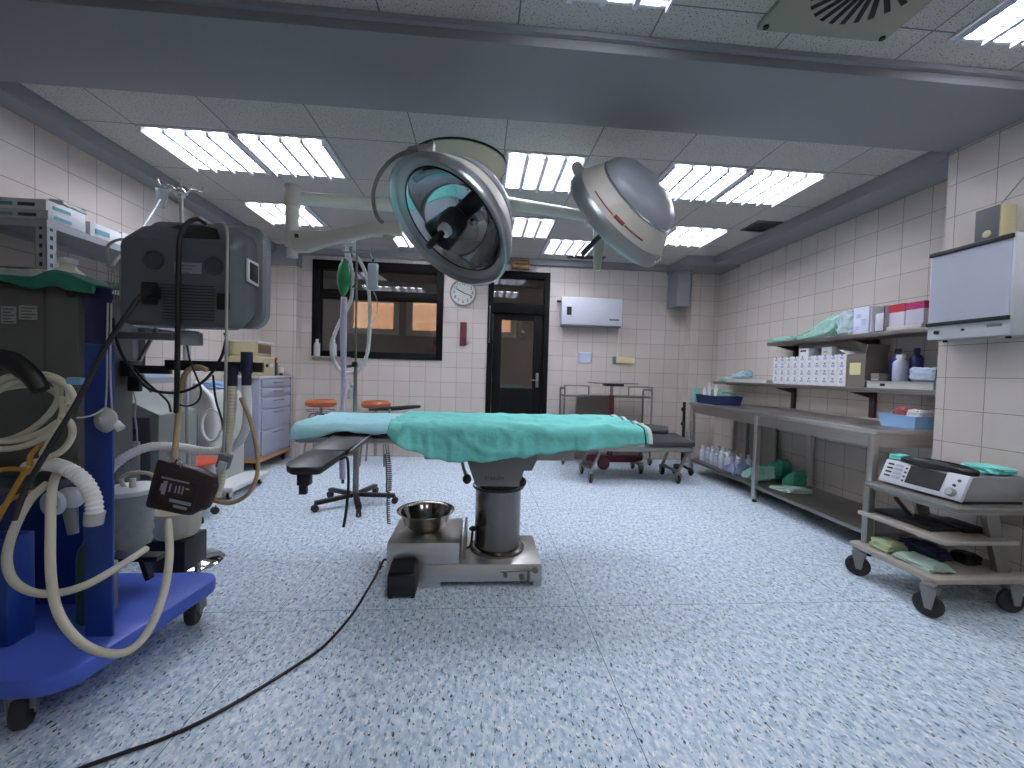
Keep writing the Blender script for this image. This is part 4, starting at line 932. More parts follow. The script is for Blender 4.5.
MB().bb(2.58, 2.92, 1.98, 2.42, zt-.0, zt+.014).build('foot', BLACK, MO)
zz = zt+.147
o = MB().grid(lambda u, v: V((2.66+.09*math.sin(u*2*PI)*(.9 if v < .5 else .55), 2.19+.20*math.cos(u*2*PI)*(1 if v < .5 else .8), zz+.032*min(1, 2.2*v)+.012*noise.noise(V((u*5, v*3, 1))))), 40, 6).build('black_pouch', LEATHER, smooth=70)
bm = bmesh.new(); bm.from_mesh(o.data); bmesh.ops.remove_doubles(bm, verts=bm.verts, dist=1e-5); bmesh.ops.holes_fill(bm, edges=[e for e in bm.edges if e.is_boundary]); bm.to_mesh(o.data); bm.free()
tag(o, 'flat black cuff lying on top of the trolley monitor', 'cuff'); origin(o, (2.66, 2.19, zz))
bag('teal_cloth', (2.66, 2.46-.07, zz), (.10, .09, .035), TEAL, 'small teal cloth at the far corner on top of the trolley monitor', 'cloth', 61)
bag('teal_cloth', (2.84, 2.08, zz), (.18, .17, .04), TEAL, 'teal cloth crumpled at the back on top of the trolley monitor', 'cloth', 64)
# lower shelves of the trolley
t = thing('folding_stand', 'folded black stand lying on the middle trolley shelf', 'stand', (2.62, 2.2, .388))
MB().bb(2.49, 2.66, 2.06, 2.40, .388, .408, .004).build('plate', BLKMET, t); MB().bar((2.60, 2.26, .40), (2.55, 2.32, .505), .03, .02, .004).build('strut', BLKMET, t)
MB().bb(2.66, 2.79, 2.03, 2.22, .388, .42, .01).build('clamp_block', BLKMET, t)
bag('packet_heap', (2.47, 2.27, .197), (.14, .13, .06), film_mat('yellow green film', 'b9c79a', .95, .3), 'yellowish packet on the bottom trolley shelf', 'packet', 71)
bag('packet_heap', (2.47, 2.08, .197), (.15, .22, .035), film_mat('pale green film', 'bcd2c4', .95, .3), 'pale greenish packets lying flat along the front of the bottom trolley shelf', 'packets', 74)
bag('packet_heap', (2.62, 2.20, .197), (.13, .22, .07), mat('navy pouch', '1d2c52', .5), 'dark blue pouch on the bottom trolley shelf', 'pouch', 77)
bag('packet_heap', (2.76, 2.10, .197), (.10, .10, .06), BLACK, 'small black pouch at the right of the bottom trolley shelf', 'pouch', 80)
# ================================================================ x-ray viewer on the column
VB = thing('xray_viewer', 'white wall mounted x-ray light box on the tiled column', 'x-ray viewer', (2.92, 2.2, 1.49))
x0 = 2.86; y0, y1, z0, z1 = 2.03, 2.455, 1.478, 2.035
WEN = mat('white enamel', 'cfd2d6', .35)
MB().bb(x0, 3.0, y0, y1, z0, z1, .008).build('housing', WEN, VB)
MB().bb(x0-.004, x0, y0+.012, y1-.012, z0+.105, z1-.03).build('light_panel', mat('unlit opal panel', 'b9bcc8', .22), VB)
MB().bb(x0-.014, x0, y0+.006, y1-.002, z1-.032, z1-.006, .003).build('top_rail', BLACK, VB); MB().bb(x0-.016, x0, y0+.006, y1-.002, z0+.085, z0+.108, .003).build('bottom_rail', BLACK, VB)
MB().cyl((x0-.012, y1-.06, z0+.045), (x0, y1-.06, z0+.045), .012, n=14).build('switch', BLACK, VB); MB().cyl((x0-.006, y1-.2, z0+.05), (x0, y1-.2, z0+.05), .007, n=12).build('indicator', BLACK, VB)
MB().bb(x0-.002, x0, y0+.04, y0+.11, z0+.052, z0+.068).build('maker_plate', GREYP, VB)
m_ = MB().cyl((2.93, y1-.05, z0-.012), (2.93, y1-.05, z0), .012, n=10); m_.build('bottom_screw', BLACK, VB); m_ = MB().cyl((2.93, y0+.06, z0-.012), (2.93, y0+.06, z0), .012, n=10); m_.build('bottom_screw', BLACK, VB)
SPK = thing('wall_speaker', 'small beige box with grey front standing on the x-ray viewer', 'speaker box', (2.93, 2.19, 2.036))
MB().bb(2.895, 2.995, 2.13, 2.25, 2.036, 2.225, .006).build('cabinet', mat('yellowed plastic', 'c9bf94', .5), SPK)
MB().bb(2.886, 2.896, 2.134, 2.246, 2.038, 2.221, .003).build('grille', mat('grey grille', '5c5c60', .6, 0, .2, 80), SPK)
MB().lathe([(0, 0), (.022, 0), (.018, .006), (0, .008)], (2.887, 2.185, 2.07), (-1, 0, 0)).build('badge', mat('cream badge', 'cfcba0', .5), SPK)
o = MB().tube([(2.992, 2.24, 2.10), (2.99, 2.275, 2.03), (2.985, 2.30, 2.012), (2.99, 2.34, 2.02), (2.994, 2.25, 2.2), (2.994, 2.17, 2.30), (2.994, 2.02, 2.47), (2.994, 1.85, 2.66)], .003, n=6).build('speaker_wire', GCABLE); tag(o, 'thin grey wire running up the column above the beige box', 'wire'); origin(o, (2.99, 2.24, 2.1))
# ================================================================ back wall fittings
t = thing('wall_unit', 'white box shaped wall unit with a small black display right of the door', 'wall unit', (1.5, 5.6, 1.9))
ya = 5.61
a, b = at(562.3, 296.5, y=ya), at(622, 326, y=ya); a2_ = at(560.5, 325, y=ya)
MB().bb(a.x, b.x, ya, YB, a2_.z+.015, a.z, .01).build('casing', mat('unit white', 'd3d5df', .35), t)
MB().bb(a.x+.005, b.x-.005, ya+.01, YB-.02, a2_.z-.005, a2_.z+.016, .004).build('bottom_grille', GREYP, t)
p = at(567, 306.5, y=ya); q = at(571.5, 315, y=ya); MB().bb(p.x, q.x, ya-.004, ya, q.z, p.z).build('display', BLACK, t)
p = at(609, 319, y=ya); q = at(619, 321, y=ya); MB().bb(p.x, q.x, ya-.002, ya, q.z, p.z).build('maker_plate', GREYP, t)
p = at(559, 301.5, y=5.72); MB().cyl((p.x-.03, 5.70, p.z), (a.x+.004, 5.70, p.z), .018, n=12).build('pipe_stub', BLACK, t)
yw = YB-.012
p0, p1 = at(619, 325, y=yw), at(617, 357, y=yw)
o = MB().tube([p0+V((0, 0, .02)), p0.lerp(p1, .5), p1], .008, n=8).build('wall_cable', WHITE); tag(o, 'white power cord running down from the white wall unit to the socket strip', 'cord'); origin(o, p1)
p, q = at(613.5, 357, y=YB-.02), at(634, 363.5, y=YB-.02)
t = thing('socket_strip', 'cream power socket strip on the back wall below the white wall unit', 'socket strip', ((p.x+q.x)/2, YB, q.z))
MB().bb(p.x+.03, q.x, YB-.045, YB, q.z, p.z, .005).build('strip_body', mat('cream plastic', 'd8cfa0', .45), t); MB().bb(p.x-.01, p.x+.032, YB-.05, YB, q.z-.005, p.z+.005, .005).build('plug', GREYP, t)
p, q = at(578.5, 352, y=YB), at(591.5, 363.5, y=YB)
o = MB().grid(lambda u, v: (p.x+(q.x-p.x)*u, YB-.0015-.006*math.sin(u*PI)*v, q.z+(p.z-q.z)*v), 6, 6).build('notice_sheet', mat('pale blue sheet', 'c9d2e6', .7), solid=.002); tag(o, 'pale bluish sheet of paper taped on the back wall tiles', 'paper'); origin(o, (p.x, YB-.005, q.z))  # plain sheet of paper taped to the tiles, not a sign
p, q = at(639.5, 420, y=YB), at(651, 430, y=YB)
t = thing('wall_socket', 'yellowed double wall socket low on the back wall', 'socket', ((p.x+q.x)/2, YB, q.z)); MB().bb(p.x, q.x, YB-.02, YB, q.z, p.z, .004).build('cover', mat('yellowed socket', 'cdbf9a', .5), t); MB().bb(p.x+.03, p.x+.06, YB-.022, YB-.018, q.z+.05, q.z+.08).build('outlet', DKGREY, t)
t = thing('emergency_light', 'amber emergency light box above the door', 'emergency light', (.53, YB, 2.62))
p, q = at(511.5, 260.5, y=5.66), at(529, 270, y=5.66)
MB().bb(p.x, q.x, 5.60, 5.675, q.z, p.z, .008).build('case', mat('amber brown case', '6e5a3a', .4), t)
m_ = MB()
for z in (.3, .72): m_.bb(p.x+.03, q.x-.02, 5.594, 5.602, q.z+(p.z-q.z)*z-.012, q.z+(p.z-q.z)*z+.012)
m_.build('lens_bar', mat('amber lens', 'b98a4a', .3), t)
# clock with numerals and hands
cc = at(463.2, 292.5, y=5.72); CK = thing('wall_clock', 'round white wall clock between the window and the door', 'clock', (cc.x, YB, cc.z)); Rk = .182
MB().lathe([(0, 0), (Rk, 0), (Rk, .03), (Rk*.96, .038), (Rk*.90, .036), (Rk*.90, .02)], (cc.x, YB, cc.z), (0, -1, 0), 48).build('case', mat('clock grey rim', '8f908e', .35, .3), CK)
dl = MB().lathe([(0, .021), (Rk*.905, .021)], (cc.x, YB, cc.z), (0, -1, 0), 48).build('dial', mat('clock dial', 'd5d6cf', .5), CK)
for k in range(1, 13):
    a = 2*PI*k/12; x, z = cc.x+math.sin(a)*Rk*.68, cc.z+math.cos(a)*Rk*.68
    t_ = text_mb(str(k), .06, Matrix(((1, 0, 0, x), (0, 0, -1, YB-.0225), (0, 1, 0, z), (0, 0, 0, 1)))); t_.build('numeral', BLACK, dl)
def hand(a, l, w, nm_):
    d = V((math.sin(a), 0, math.cos(a))); c = V((cc.x, YB-.026, cc.z)); MB().bar(c-d*.025, c+d*l, w, .002, up=(0, 1, 0)).build(nm_, BLACK, CK)
hand(math.radians(110), .125, .009, 'minute_hand'); hand(math.radians(296), .10, .012, 'hour_hand')
# thermometer
p, q = at(460.2, 322, y=YB-.02), at(466.2, 345.5, y=YB-.02)
t = thing('wall_thermometer', 'narrow dark maroon wall thermometer below the clock', 'thermometer', ((p.x+q.x)/2, YB, q.z))
MB().bb(p.x, q.x, YB-.025, YB, q.z, p.z, .006).build('backing', MAROON, t); MB().bb((p.x+q.x)/2-.006, (p.x+q.x)/2+.006, YB-.029, YB-.024, q.z+.04, p.z-.03, .002).build('tube', mat('red brown tube', '7d3a34', .2), t)
# sill bottles
MB_ = MB().bb(WX0+.02, WX0+.52, YB-.075, YB-.02, WZ0-.0, WZ0+.012, .003); struct('trim_9', MB_, mat('narrow sill ledge', 'b8b2a8', .5), 'narrow ledge under the left part of the window')
for k, (px, r, h) in enumerate(((318, .05, .225), (331, .055, .22))):
    p = at(px-(1.3 if k == 0 else 0), 357, y=5.70); bottle('bottle', (p.x+.03*k, 5.702, WZ0+.013), r*.8, h, film_mat('milky bottle', 'cfcfca', .9, .3), WHITE, ['tall milky bottle on the window ledge by its left jamb', 'squat milky bottle on the window ledge, behind the hose loop'][k])
p = at(437, 359, y=6.0); t = thing('fire_extinguisher', 'red cylinder standing behind the right end of the window', 'fire extinguisher', (p.x, 6.05, 1.3))
pz0 = 1.37
MB().bb(p.x-.5, p.x+.12, 5.92, 6.2, 1.32, 1.36).build('ledge', CORD, None)
lg = bpy.data.objects['ledge']; lg['kind'] = 'structure'; lg['label'] = 'dark ledge behind the right end of the window'; lg['category'] = 'trim'; lg.name = 'trim_10'
MB().lathe([(0, 0), (.07, 0), (.075, .01), (.075, .22), (.05, .27), (.02, .29), (0, .29)], (p.x, 6.05, 1.361)).build('cylinder', RED, t); MB().cyl((p.x, 6.05, 1.65), (p.x, 6.05, 1.70), .022).build('valve', BLACK, t)
t.location = (p.x, 6.05, 1.361)
for ch in t.children: ch.location = (0, 0, -.061)
# ================================================================ trolleys by the back wall
t = thing('instrument_trolley', 'tubular steel trolley with end rails against the back wall right of the door', 'trolley', (1.72, 5.52, 0))
xa, xb = 1.12, 2.30; ya, yb_ = 5.36, 5.66
for x in (xa, xb):
    s = .22 if x == xa else -.22
    MB().tube([(x, ya, .08), (x, ya, .98), (x, ya+.03, 1.01), (x, yb_-.03, 1.01), (x, yb_, .98), (x, yb_, .08)], .013, n=10, sharp=True).build('end_frame', STEELD, t)
    MB().tube([(x, ya, .95), (x, ya, 1.03), (x+s*.1, ya, 1.05), (x+s*1.35, ya, 1.05), (x+s*1.45, ya, 1.03), (x+s*1.45, ya, .93)], .010, n=10, res=5).build('guard_rail', STEELD, t)
    for y in (ya, yb_): twin_wheel(t, (x, y, 0), .035, .085, th=.02)
MB().bb(xa+.0, xb-.0, ya+.012, yb_-.012, .90, .925, .004).build('top_shelf', STEELD, t); MB().bb(xa, xb, ya+.012, yb_-.012, .28, .305, .004).build('bottom_shelf', STEELD, t)
MB().bb(xa+.22, xb-.45, yb_-.035, yb_-.025, .32, .90).build('back_panel', mat('dull panel', '8b8077', .5, .3), t)
# mayo table
c = at(612, 384, y=5.02); t = thing('mayo_table', 'adjustable instrument table with flat tray on a maroon column', 'instrument table', (c.x, 5.02, 0))
MB().bb(c.x-.26, c.x+.28, 4.84, 5.20, 1.095, 1.108, .004).build('tray', STEELD, t); m_ = MB().bb(c.x-.10, c.x+.13, 4.95, 5.09, 1.065, 1.096, .004); m_.build('tray_support', BLKMET, t)
MB().cyl((c.x, 5.02, .2), (c.x, 5.02, .95), .035).build('column', MAROON, t); MB().cyl((c.x, 5.02, .94), (c.x, 5.02, 1.07), .02).build('piston', STEELD, t)
MB().bb(c.x-.30, c.x+.38, 4.98, 5.06, .12, .20, .01).build('base', MAROON, t)
for x in (c.x-.27, c.x+.35): MB().bb(x-.03, x+.03, 4.86, 5.18, .10, .14, .008).build('foot_bar', STEELD, t)
p = at(603, 463, y=4.97); MB().lathe([(0, -.02), (.07, -.02), (.075, -.012), (.075, .012), (.07, .02), (0, .02)], (p.x, 4.95, .11), (0, 1, 0), 24).build('pedal_wheel', MAROON, t)
for x in (c.x-.27, c.x+.35):
    for y in (4.88, 5.16): twin_wheel(t, (x, y, 0), .035, .10, th=.02)
# low stretcher with dark mattress
t = thing('transfer_stretcher', 'low stretcher with dark grey mattress beside the workbench', 'stretcher', (2.1, 4.75, 0))
DKM = mat('dark grey mattress', '3d3c3e', .55, 0, .1, 8, .15, 80)
def slab(px, zs, th, y=None):
    return None
X0, X1 = 1.1, 2.42
MB().prism([(1.75, 4.42, .42), (X1, 4.42, .42), (X1, 4.92, .46), (1.75, 4.92, .46)], (0, 0, .055), .015).build('mattress', DKM, t)
MB().prism([(1.75, 4.79, .62-.0), (2.52, 4.79, .62), (2.60, 4.55, .56), (1.75, 4.55, .56)] if False else [(1.75, 4.80, .505), (2.28, 4.80, .505), (2.34, 4.93, .54), (1.75, 4.93, .60)], (0, 0, .05), .012).build('head_rest', DKM, t)
m_ = MB().bb(X0, 2.40, 4.43, 4.455, .36, .41, .004); m_.bb(X0, 2.40, 4.88, 4.905, .36, .41, .004); m_.bb(X0, X0+.03, 4.455, 4.88, .36, .41); m_.bb(2.37, 2.40, 4.455, 4.88, .36, .41); m_.bb(X0, 2.40, 4.45, 4.89, .405, .42); m_.build('frame', mat('pale grey frame', '8b8a84', .45, .3), t)
for x in (1.25, 2.25):
    m_ = MB().bar((x, 4.46, .12), (x+.1, 4.46, .37), .03, .03, .004); m_.bar((x, 4.87, .12), (x+.1, 4.87, .37), .03, .03, .004); m_.bar((x, 4.46, .13), (x, 4.87, .13), .03, .03); m_.build('leg_frame', STEELD, t)
    for y in (4.46, 4.87): twin_wheel(t, (x, y, 0), .05, .12, th=.025)
t = thing('black_stand', 'slim black stand with knobs in front of the far bench leg', 'stand', (2.62, 5.0, 0))
p = at(684.5, 402, y=4.98); MB().cyl((p.x, 4.98, .08), (p.x, 4.98, p.z), .018, n=12).build('pole', BLACK, t)
m_ = MB()
m_.ball((p.x-.02, 4.96, p.z-.09), (.06, .06, .06)); m_.build('knob', BLACK, t); MB().ball((p.x-.02, 4.96, p.z-.27), (.055, .055, .055)).build('knob', BLACK, t)
for k, (dx, dy) in enumerate(((-.13, -.06), (.03, -.16), (-.02, .12))): l = MB().bar((p.x, 4.98, .09), (p.x+dx, 4.98+dy, .075), .03, .025, .004).build('leg', BLACK, t); twin_wheel(l, (p.x+dx, 4.98+dy, 0), .03, .07, th=.02, fork=BLACK)
# ================================================================ anaesthesia machine (left)
AM = thing('anaesthesia_machine', 'tall anaesthesia machine on a blue wheeled base at the left edge', 'anaesthesia machine', (-1.75, 1.7, 0))
BLU2 = mat('machine blue', '4560c0', .4, 0, .06); GRN = mat('machine grey green', '5a5c56', .5, 0, .05)
pts = []
for cx, cy, r, a0 in ((-1.30, 1.985, .09, 0), (-2.05, 1.985, .09, 90), (-2.05, 1.46, .10, 180), (-1.385, 1.48, .11, 270)):
    for k in range(8): a = math.radians(a0+k*90/7); pts.append((cx+r*math.cos(a), cy+r*math.sin(a), .135))
MB().prism(pts, (0, 0, .065), .014).build('base', BLU2, AM)
for (x, y, a) in ((-1.46, 1.44, .5), (-1.29, 1.985, .25), (-2.05, 1.44, 0), (-2.05, 1.98, 0)): twin_wheel(AM, (x, y, 0), .062, .137, ang=a, th=.04, hood=True)
MB().bb(-1.402, -1.308, 1.58, 1.592, .2, 1.26, .003).build('column', BLUE, AM)
MB().bb(-1.402, -1.318, 1.582, 1.594, 1.26, 1.46, .003).build('column_head', mat('dark navy panel', '141b47', .4), AM)
MB().bb(-2.12, -1.44, 1.60, 1.84, .78, 1.465, .006).build('body', GRN, AM)
MB().bb(-2.12, -1.545, 1.592, 1.60, .80, 1.45, .003).build('front_panel', mat('machine panel', '52544e', .5), AM)
for (xa, xb, za, zb) in ((1, 16, 306, 324), (19, 37, 305, 320)):
    p, q = at(xa, za, y=1.59), at(xb, zb, y=1.59); l = MB().bb(p.x, q.x, 1.5895, 1.592, q.z, p.z).build('label', mat('grey label', '8d8f8b', .6), AM)
    m_ = MB()
    for k in range(5): m_.bb(p.x+.006, q.x-.006-.01*(k % 2), 1.589, 1.5896, p.z-.012-k*.011, p.z-.008-k*.011)
    m_.build('print', DKGREY, l)
p = at(72, 293, y=1.598); MB().lathe([(0, 0), (.016, 0), (.014, .012), (.006, .02), (0, .02)], (p.x, 1.60, p.z), (0, -1, 0), 20).build('knob', BLACK, AM)
MB().bb(-2.12, -1.60, 1.53, 1.62, .2, .58, .008).build('lower_cabinet', BLUE, AM)
MB().bb(-2.12, -1.60, 1.80, 1.84, .2, .78, .004).build('rear_plate', BLUE, AM)
MB().bb(-2.10, -1.44, 1.45, 1.80, .755, .78, .004).build('worktop', mat('machine worktop', '3c4048', .5), AM)
# green cylinder in the machine
GC = thing('gas_cylinder', 'dark green gas cylinder standing on the blue machine base behind the hoses', 'gas cylinder', (-1.47, 1.69, .2))
MB().lathe([(0, 0), (.04, 0), (.045, .01), (.045, .24), (.04, .28), (.018, .32), (.015, .345), (0, .345)], (-1.47, 1.69, .201), n=28).build('tank', mat('dark green enamel', '1f4a2c', .4), GC)
MB().lathe([(0, .345), (.02, .345), (.02, .39), (0, .39)], (-1.47, 1.69, .201), n=16).build('valve', STEELD, GC)
MB().bb(-1.50, -1.44, 1.745, 1.77, .201, .40, .004).build('bracket', CASTER, GC)
# green cloth over the machine top
def topc(u, v):
    x = -2.14+.79*u; s = v*.75; yf = 1.57; zt = 1.478
    hang = .035+.045*max(0, noise.noise(V((x*6, 2, 0))))+.02*math.sin(x*16)
    if s < .48: y, z = 1.86-s*.625, zt+.007*noise.noise(V((x*7, s*7, 3)))+.008
    else: y, z = yf-.012-.012*noise.noise(V((x*12, s*3, 8))), zt-min(s-.48, .27)*hang/.27+.004
    if u > .93: z -= (u-.93)/.07*.02
    if abs(x+1.48) < .09: z += .028*math.cos((x+1.48)/.09*PI/2)**2
    return (x, y, z)
o = MB().grid(topc, 60, 40).build('green_cloth', GREEN, smooth=70, solid=.003); tag(o, 'dark green cloth draped over the top of the anaesthesia machine', 'cloth'); origin(o, (-1.74, 1.8, 1.478))
p = at(63, 263, y=1.66); t = thing('white_dispenser', 'small white pot standing on the green cloth', 'pot', (p.x, 1.68, 1.50))
MB().lathe([(0, 0), (.055, 0), (.045, .014), (.025, .03), (.022, .045), (0, .046)], (p.x, 1.68, 1.512), n=24).build('pot_body', mat('pale ivory', 'd3d3bf', .5), t); MB().lathe([(0, .046), (.026, .046), (.026, .066), (0, .066)], (p.x, 1.68, 1.512), n=20).build('lid', WHITE, t)
bag('white_packet', (-1.70, 1.74, 1.492), (.20, .18, .04), film_mat('white film', 'cfd6d2', .9, .3), 'white crumpled packet on the green cloth at the left edge', 'packet', 90)
# ---- monitor on its arm
MN = thing('patient_monitor', 'dark grey monitor seen from behind, on an arm of the anaesthesia machine', 'monitor', (-1.09, 1.72, 1.30))
SH = mat('monitor shell grey', '565b61', .42, 0, .06)
def rrect(x0, x1, z0, z1, y, r, n=6):
    P = []
    for cx, cz, a0 in ((x1-r, z1-r, 0), (x0+r, z1-r, 90), (x0+r, z0+r, 180), (x1-r, z0+r, 270)):
        for k in range(n): a = math.radians(a0+k*90/(n-1)); P.append(V((cx+r*math.cos(a), y, cz+r*math.sin(a))))
    return P
def loft(secs, cap=True):
    mb = MB(); R = [[mb.bm.verts.new(p) for p in s] for s in secs]; n = len(R[0])
    for A, B in zip(R, R[1:]):
        for k in range(n): mb.bm.faces.new((A[k], A[(k+1) % n], B[(k+1) % n], B[k]))
    if cap: mb.bm.faces.new(R[0]); mb.bm.faces.new(list(reversed(R[-1])))
    return mb
rl, rr_, rt, rb = -1.297, -.905, 1.655, 1.335
YZ = 1.745; qa, qb = at(146, 221, y=YZ), at(266.5, 325, y=YZ); bl_, br_, bt_, bb_ = qa.x, qb.x, qa.z, at(200, 327, y=YZ).z
loft([rrect(rl+.012, rr_-.012, rb+.012, rt-.012, 1.588, .03), rrect(rl, rr_, rb, rt, 1.60, .04), rrect(rl, rr_+.015, rb-.004, rt+.055, 1.66, .05), rrect(rl-.0, br_-.035, bb_+.015, bt_-.03, YZ-.02, .06), rrect(rl-.0, br_-.03, bb_+.015, bt_-.03, YZ-.012, .06)]).build('rear_shell', SH, MN)
loft([rrect(bl_+.01, br_-.01, bb_+.01, bt_-.01, YZ-.014, .06), rrect(bl_, br_, bb_, bt_, YZ-.005, .065), rrect(bl_, br_, bb_, bt_, YZ+.03, .065), rrect(bl_+.01, br_-.01, bb_+.01, bt_-.01, YZ+.04, .06)]).build('front_bezel', mat('bezel grey', '787d82', .4), MN)
MB().bb(bl_+.05, br_-.05, YZ+.038, YZ+.043, bb_+.05, bt_-.05).build('screen', mat('dark screen glass', '0a0a0e', .12), MN)
cz_ = [(at(165, 239.5, y=1.61), 0), (at(222, 241, y=1.61), 0), (at(219, 231, y=1.662), 0), (at(205, 227.5, y=1.68), 0), (at(180, 227, y=1.68), 0), (at(167, 231, y=1.662), 0)]
MB().prism([p+V((0, -.012, .004)) for p, _ in cz_], (0, .012, -.012), .002).build('handle_recess', mat('recess black', '0e0f11', .6), MN)
for px, py in ((154, 260), (214.5, 266)):
    p = at(px, py, y=1.588); k_ = MB().lathe([(.034, 0), (.034, .004), (.03, .005), (.028, .001), (0, .001)], (p.x, 1.588, p.z), (0, -1, 0), 28).build('round_cap', DKGREY, MN)
p, q = at(175, 262, y=1.588), at(201.5, 274, y=1.588); lb = MB().bb(p.x, q.x, 1.586, 1.589, q.z, p.z).build('label', mat('lilac grey label', '9391a0', .6), MN)
m_ = MB()
for k in range(3): m_.bb(p.x+.01, q.x-.02-.01*k, 1.5853, 1.5861, p.z-.014-k*.012, p.z-.009-k*.012)
m_.build('print', GREYP, lb)
m_ = MB()
for k in range(12):
    p, q = at(158+min(k, 4)*1.2, 284+k*3.1, y=1.588), at(215, 284.8+k*3.1, y=1.588); m_.bb(p.x, q.x, 1.586, 1.589, p.z-.0035, p.z)
m_.build('vent_slot', mat('vent shade', '25282c', .6), MN)
p, q = at(143, 282, y=1.588), at(158, 305, y=1.588); m_ = MB().bb(p.x, q.x, 1.578, 1.59, q.z, p.z, .004); m_.build('power_inlet', BLACK, MN)
pm = at(152, 292, y=1.56); MB().box((pm.x, 1.555, pm.z), (.04, .05, .05), bev=.01).build('plug', BLACK, MN)
p, q = at(217, 293, y=1.588), at(230, 310, y=1.588); MB().bb(p.x, q.x, 1.584, 1.589, q.z, p.z, .002).build('data_port', BLACK, MN)
sx = rr_+.03
m_ = MB().prism([at(246, 258, y=1.645), at(257.5, 264, y=1.722), at(257.5, 287, y=1.722), at(246, 281, y=1.645)], (.006, 0, 0), .001); m_.build('side_socket', WHITE, MN)
m_ = MB().prism([at(248.5, 262, y=1.66), at(256, 266.5, y=1.712), at(256, 284, y=1.712), at(248.5, 279, y=1.66)], (.009, 0, 0), .001); m_.build('side_opening', BLACK, MN)
c = at(190, 338, y=1.70); MB().lathe([(0, -.028), (.04, -.028), (.042, -.02), (.042, .02), (0, .02)], (c.x, 1.70, c.z), n=28).build('swivel', mat('light grey swivel', '9a9da2', .4), MN)
MB().cyl((c.x, 1.70, c.z+.015), (c.x, 1.70, rb-.01), .03).build('swivel_neck', GREYP, MN)
a0 = at(120, 336, y=1.72); MB().bb(-1.40, c.x-.044, 1.685, 1.72, c.z-.012, c.z+.016, .004).build('support_arm', mat('grey support arm', '77797a', .4, .3), AM)
# black accessory rail and hose holders
RL = thing('accessory_rail', 'black stepped accessory rail below the rear view monitor', 'rail', (-1.1, 1.80, 1.19))
p, q = at(166, 359, y=1.80), at(263, 368.5, y=1.80); MB().bb(p.x, q.x, 1.79, 1.81, p.z-.045, p.z-.003, .003).build('upper_bar', BLKMET, RL)
p2, q2 = at(104, 365.5, y=1.80), at(168, 371.5, y=1.80); MB().bb(-1.437, p.x+.02, 1.79, 1.81, p.z-.062, p.z-.028, .003).build('lower_bar', BLKMET, RL); u0_, u1_ = at(113, 372, y=1.80), at(160, 392, y=1.80); MB().bb(-1.43, at(140, 392, y=1.80).x, 1.795, 1.815, u1_.z, p.z-.063, .004).build('rail_clamp', BLKMET, RL)
MB().bb(-1.437, -1.40, 1.77, 1.83, p.z-.075, p.z-.01, .004).build('rail_mount', BLKMET, RL)
for (x, y0_, y1_) in ((232.5, 367, 386), (246.5, 352, 385)):
    a_, b_ = at(x, y0_, y=1.775), at(x, y1_, y=1.775); MB().lathe([(0, 0), (.018, 0), (.018, .045), (.022, .05), (.022, (a_-b_).length), (0, (a_-b_).length)], b_, n=20).build('hose_connector', mat('navy connector', '18223c', .4), RL)
def pipe(name, px, r, m, label, cat='hose', corr=0, res=10, n=10, ext=None):
    """px: (pixel x, pixel y, depth y)"""
    q = [at(x, y, y=yy) for x, y, yy in px]+(ext or [])
    rr = (lambda t, L: r*(1+.07*math.sin(L/corr*2*PI))) if corr else r
    o = MB().tube(q, rr, n=n, res=res).build(name, m, smooth=60); tag(o, label, cat); return origin(o, min(q, key=lambda p: p.z))
pipe('corrugated_hose', [(232.5, 386, 1.775), (231, 410, 1.775), (228, 440, 1.77), (222, 472, 1.76), (216, 497, 1.74)], .019, HOSE, 'cream corrugated hose hanging straight down from the black rail', corr=.014, n=12, res=24)
pipe('corrugated_hose', [(246.5, 386, 1.775), (247.5, 410, 1.78), (244, 433, 1.82), (230, 449, 1.84), (205, 451, 1.80), (175, 446.5, 1.74), (145, 448, 1.70), (118, 462, 1.67), (103, 480, 1.65), (99, 490, 1.68)], .0165, HOSEW, 'white corrugated hose sweeping from the black rail left to the blue column', corr=.013, n=12, res=18)
pipe('rubber_tube', [(241, 398, 1.73), (250, 420, 1.71), (257, 450, 1.69), (257, 475, 1.68), (248, 494, 1.67), (230, 503, 1.67), (212, 500, 1.68)], .008, TAN, 'thin tan rubber tube looping right of the brown bag', 'tube')
pipe('rubber_tube', [(207, 370, 1.75), (196, 367, 1.75), (186, 373, 1.74), (180, 392, 1.73), (177.5, 425, 1.70), (174, 460, 1.64)], .010, TAN, 'tan rubber tube arching over the black rail down to the brown bag', 'tube')
# brown pressure bag
BG = thing('pressure_bag', 'brown rubber pressure bag with white print hanging below the black rail', 'pressure bag', tuple(at(180, 490, y=1.62)))
bp = [(156, 458), (173, 463), (197, 470), (214, 477), (213.5, 482), (215, 488.5), (206, 510.5), (195, 513), (190, 517), (181, 516), (143, 508), (149, 483)]
q = [at(x, y, y=1.63) for x, y in bp]; MB().prism(q, (0, .04, 0), .014).build('bag_body', mat('brown rubber', '2f2021', .45, 0, .1), BG)
def bpx(u, v): return at(156+(205-156)*u-10*v, 468+11*u+(505-466)*v, y=1.627)
m_ = MB(); ed = [bpx(.08, .12), bpx(.92, .12), bpx(.92, .9), bpx(.08, .9)]; m_.tube(ed, .003, n=6, sharp=True, closed=True); m_.build('welt', MATS['brown rubber'], BG)
pr = MB()
for (u0, u1, v0, v1) in ((.15, .72, .17, .21), (.18, .22, .34, .52), (.22, .30, .26, .60), (.35, .39, .3, .5), (.47, .50, .32, .5), (.54, .57, .3, .5), (.61, .64, .3, .5), (.68, .75, .32, .36), (.42, .86, .66, .74), (.52, .8, .79, .86)):
    pr.prism([bpx(u0, v0), bpx(u1, v0), bpx(u1, v1), bpx(u0, v1)], (0, -.0012, 0))
pr.build('white_print', mat('white print', '9b96a0', .6), BG)
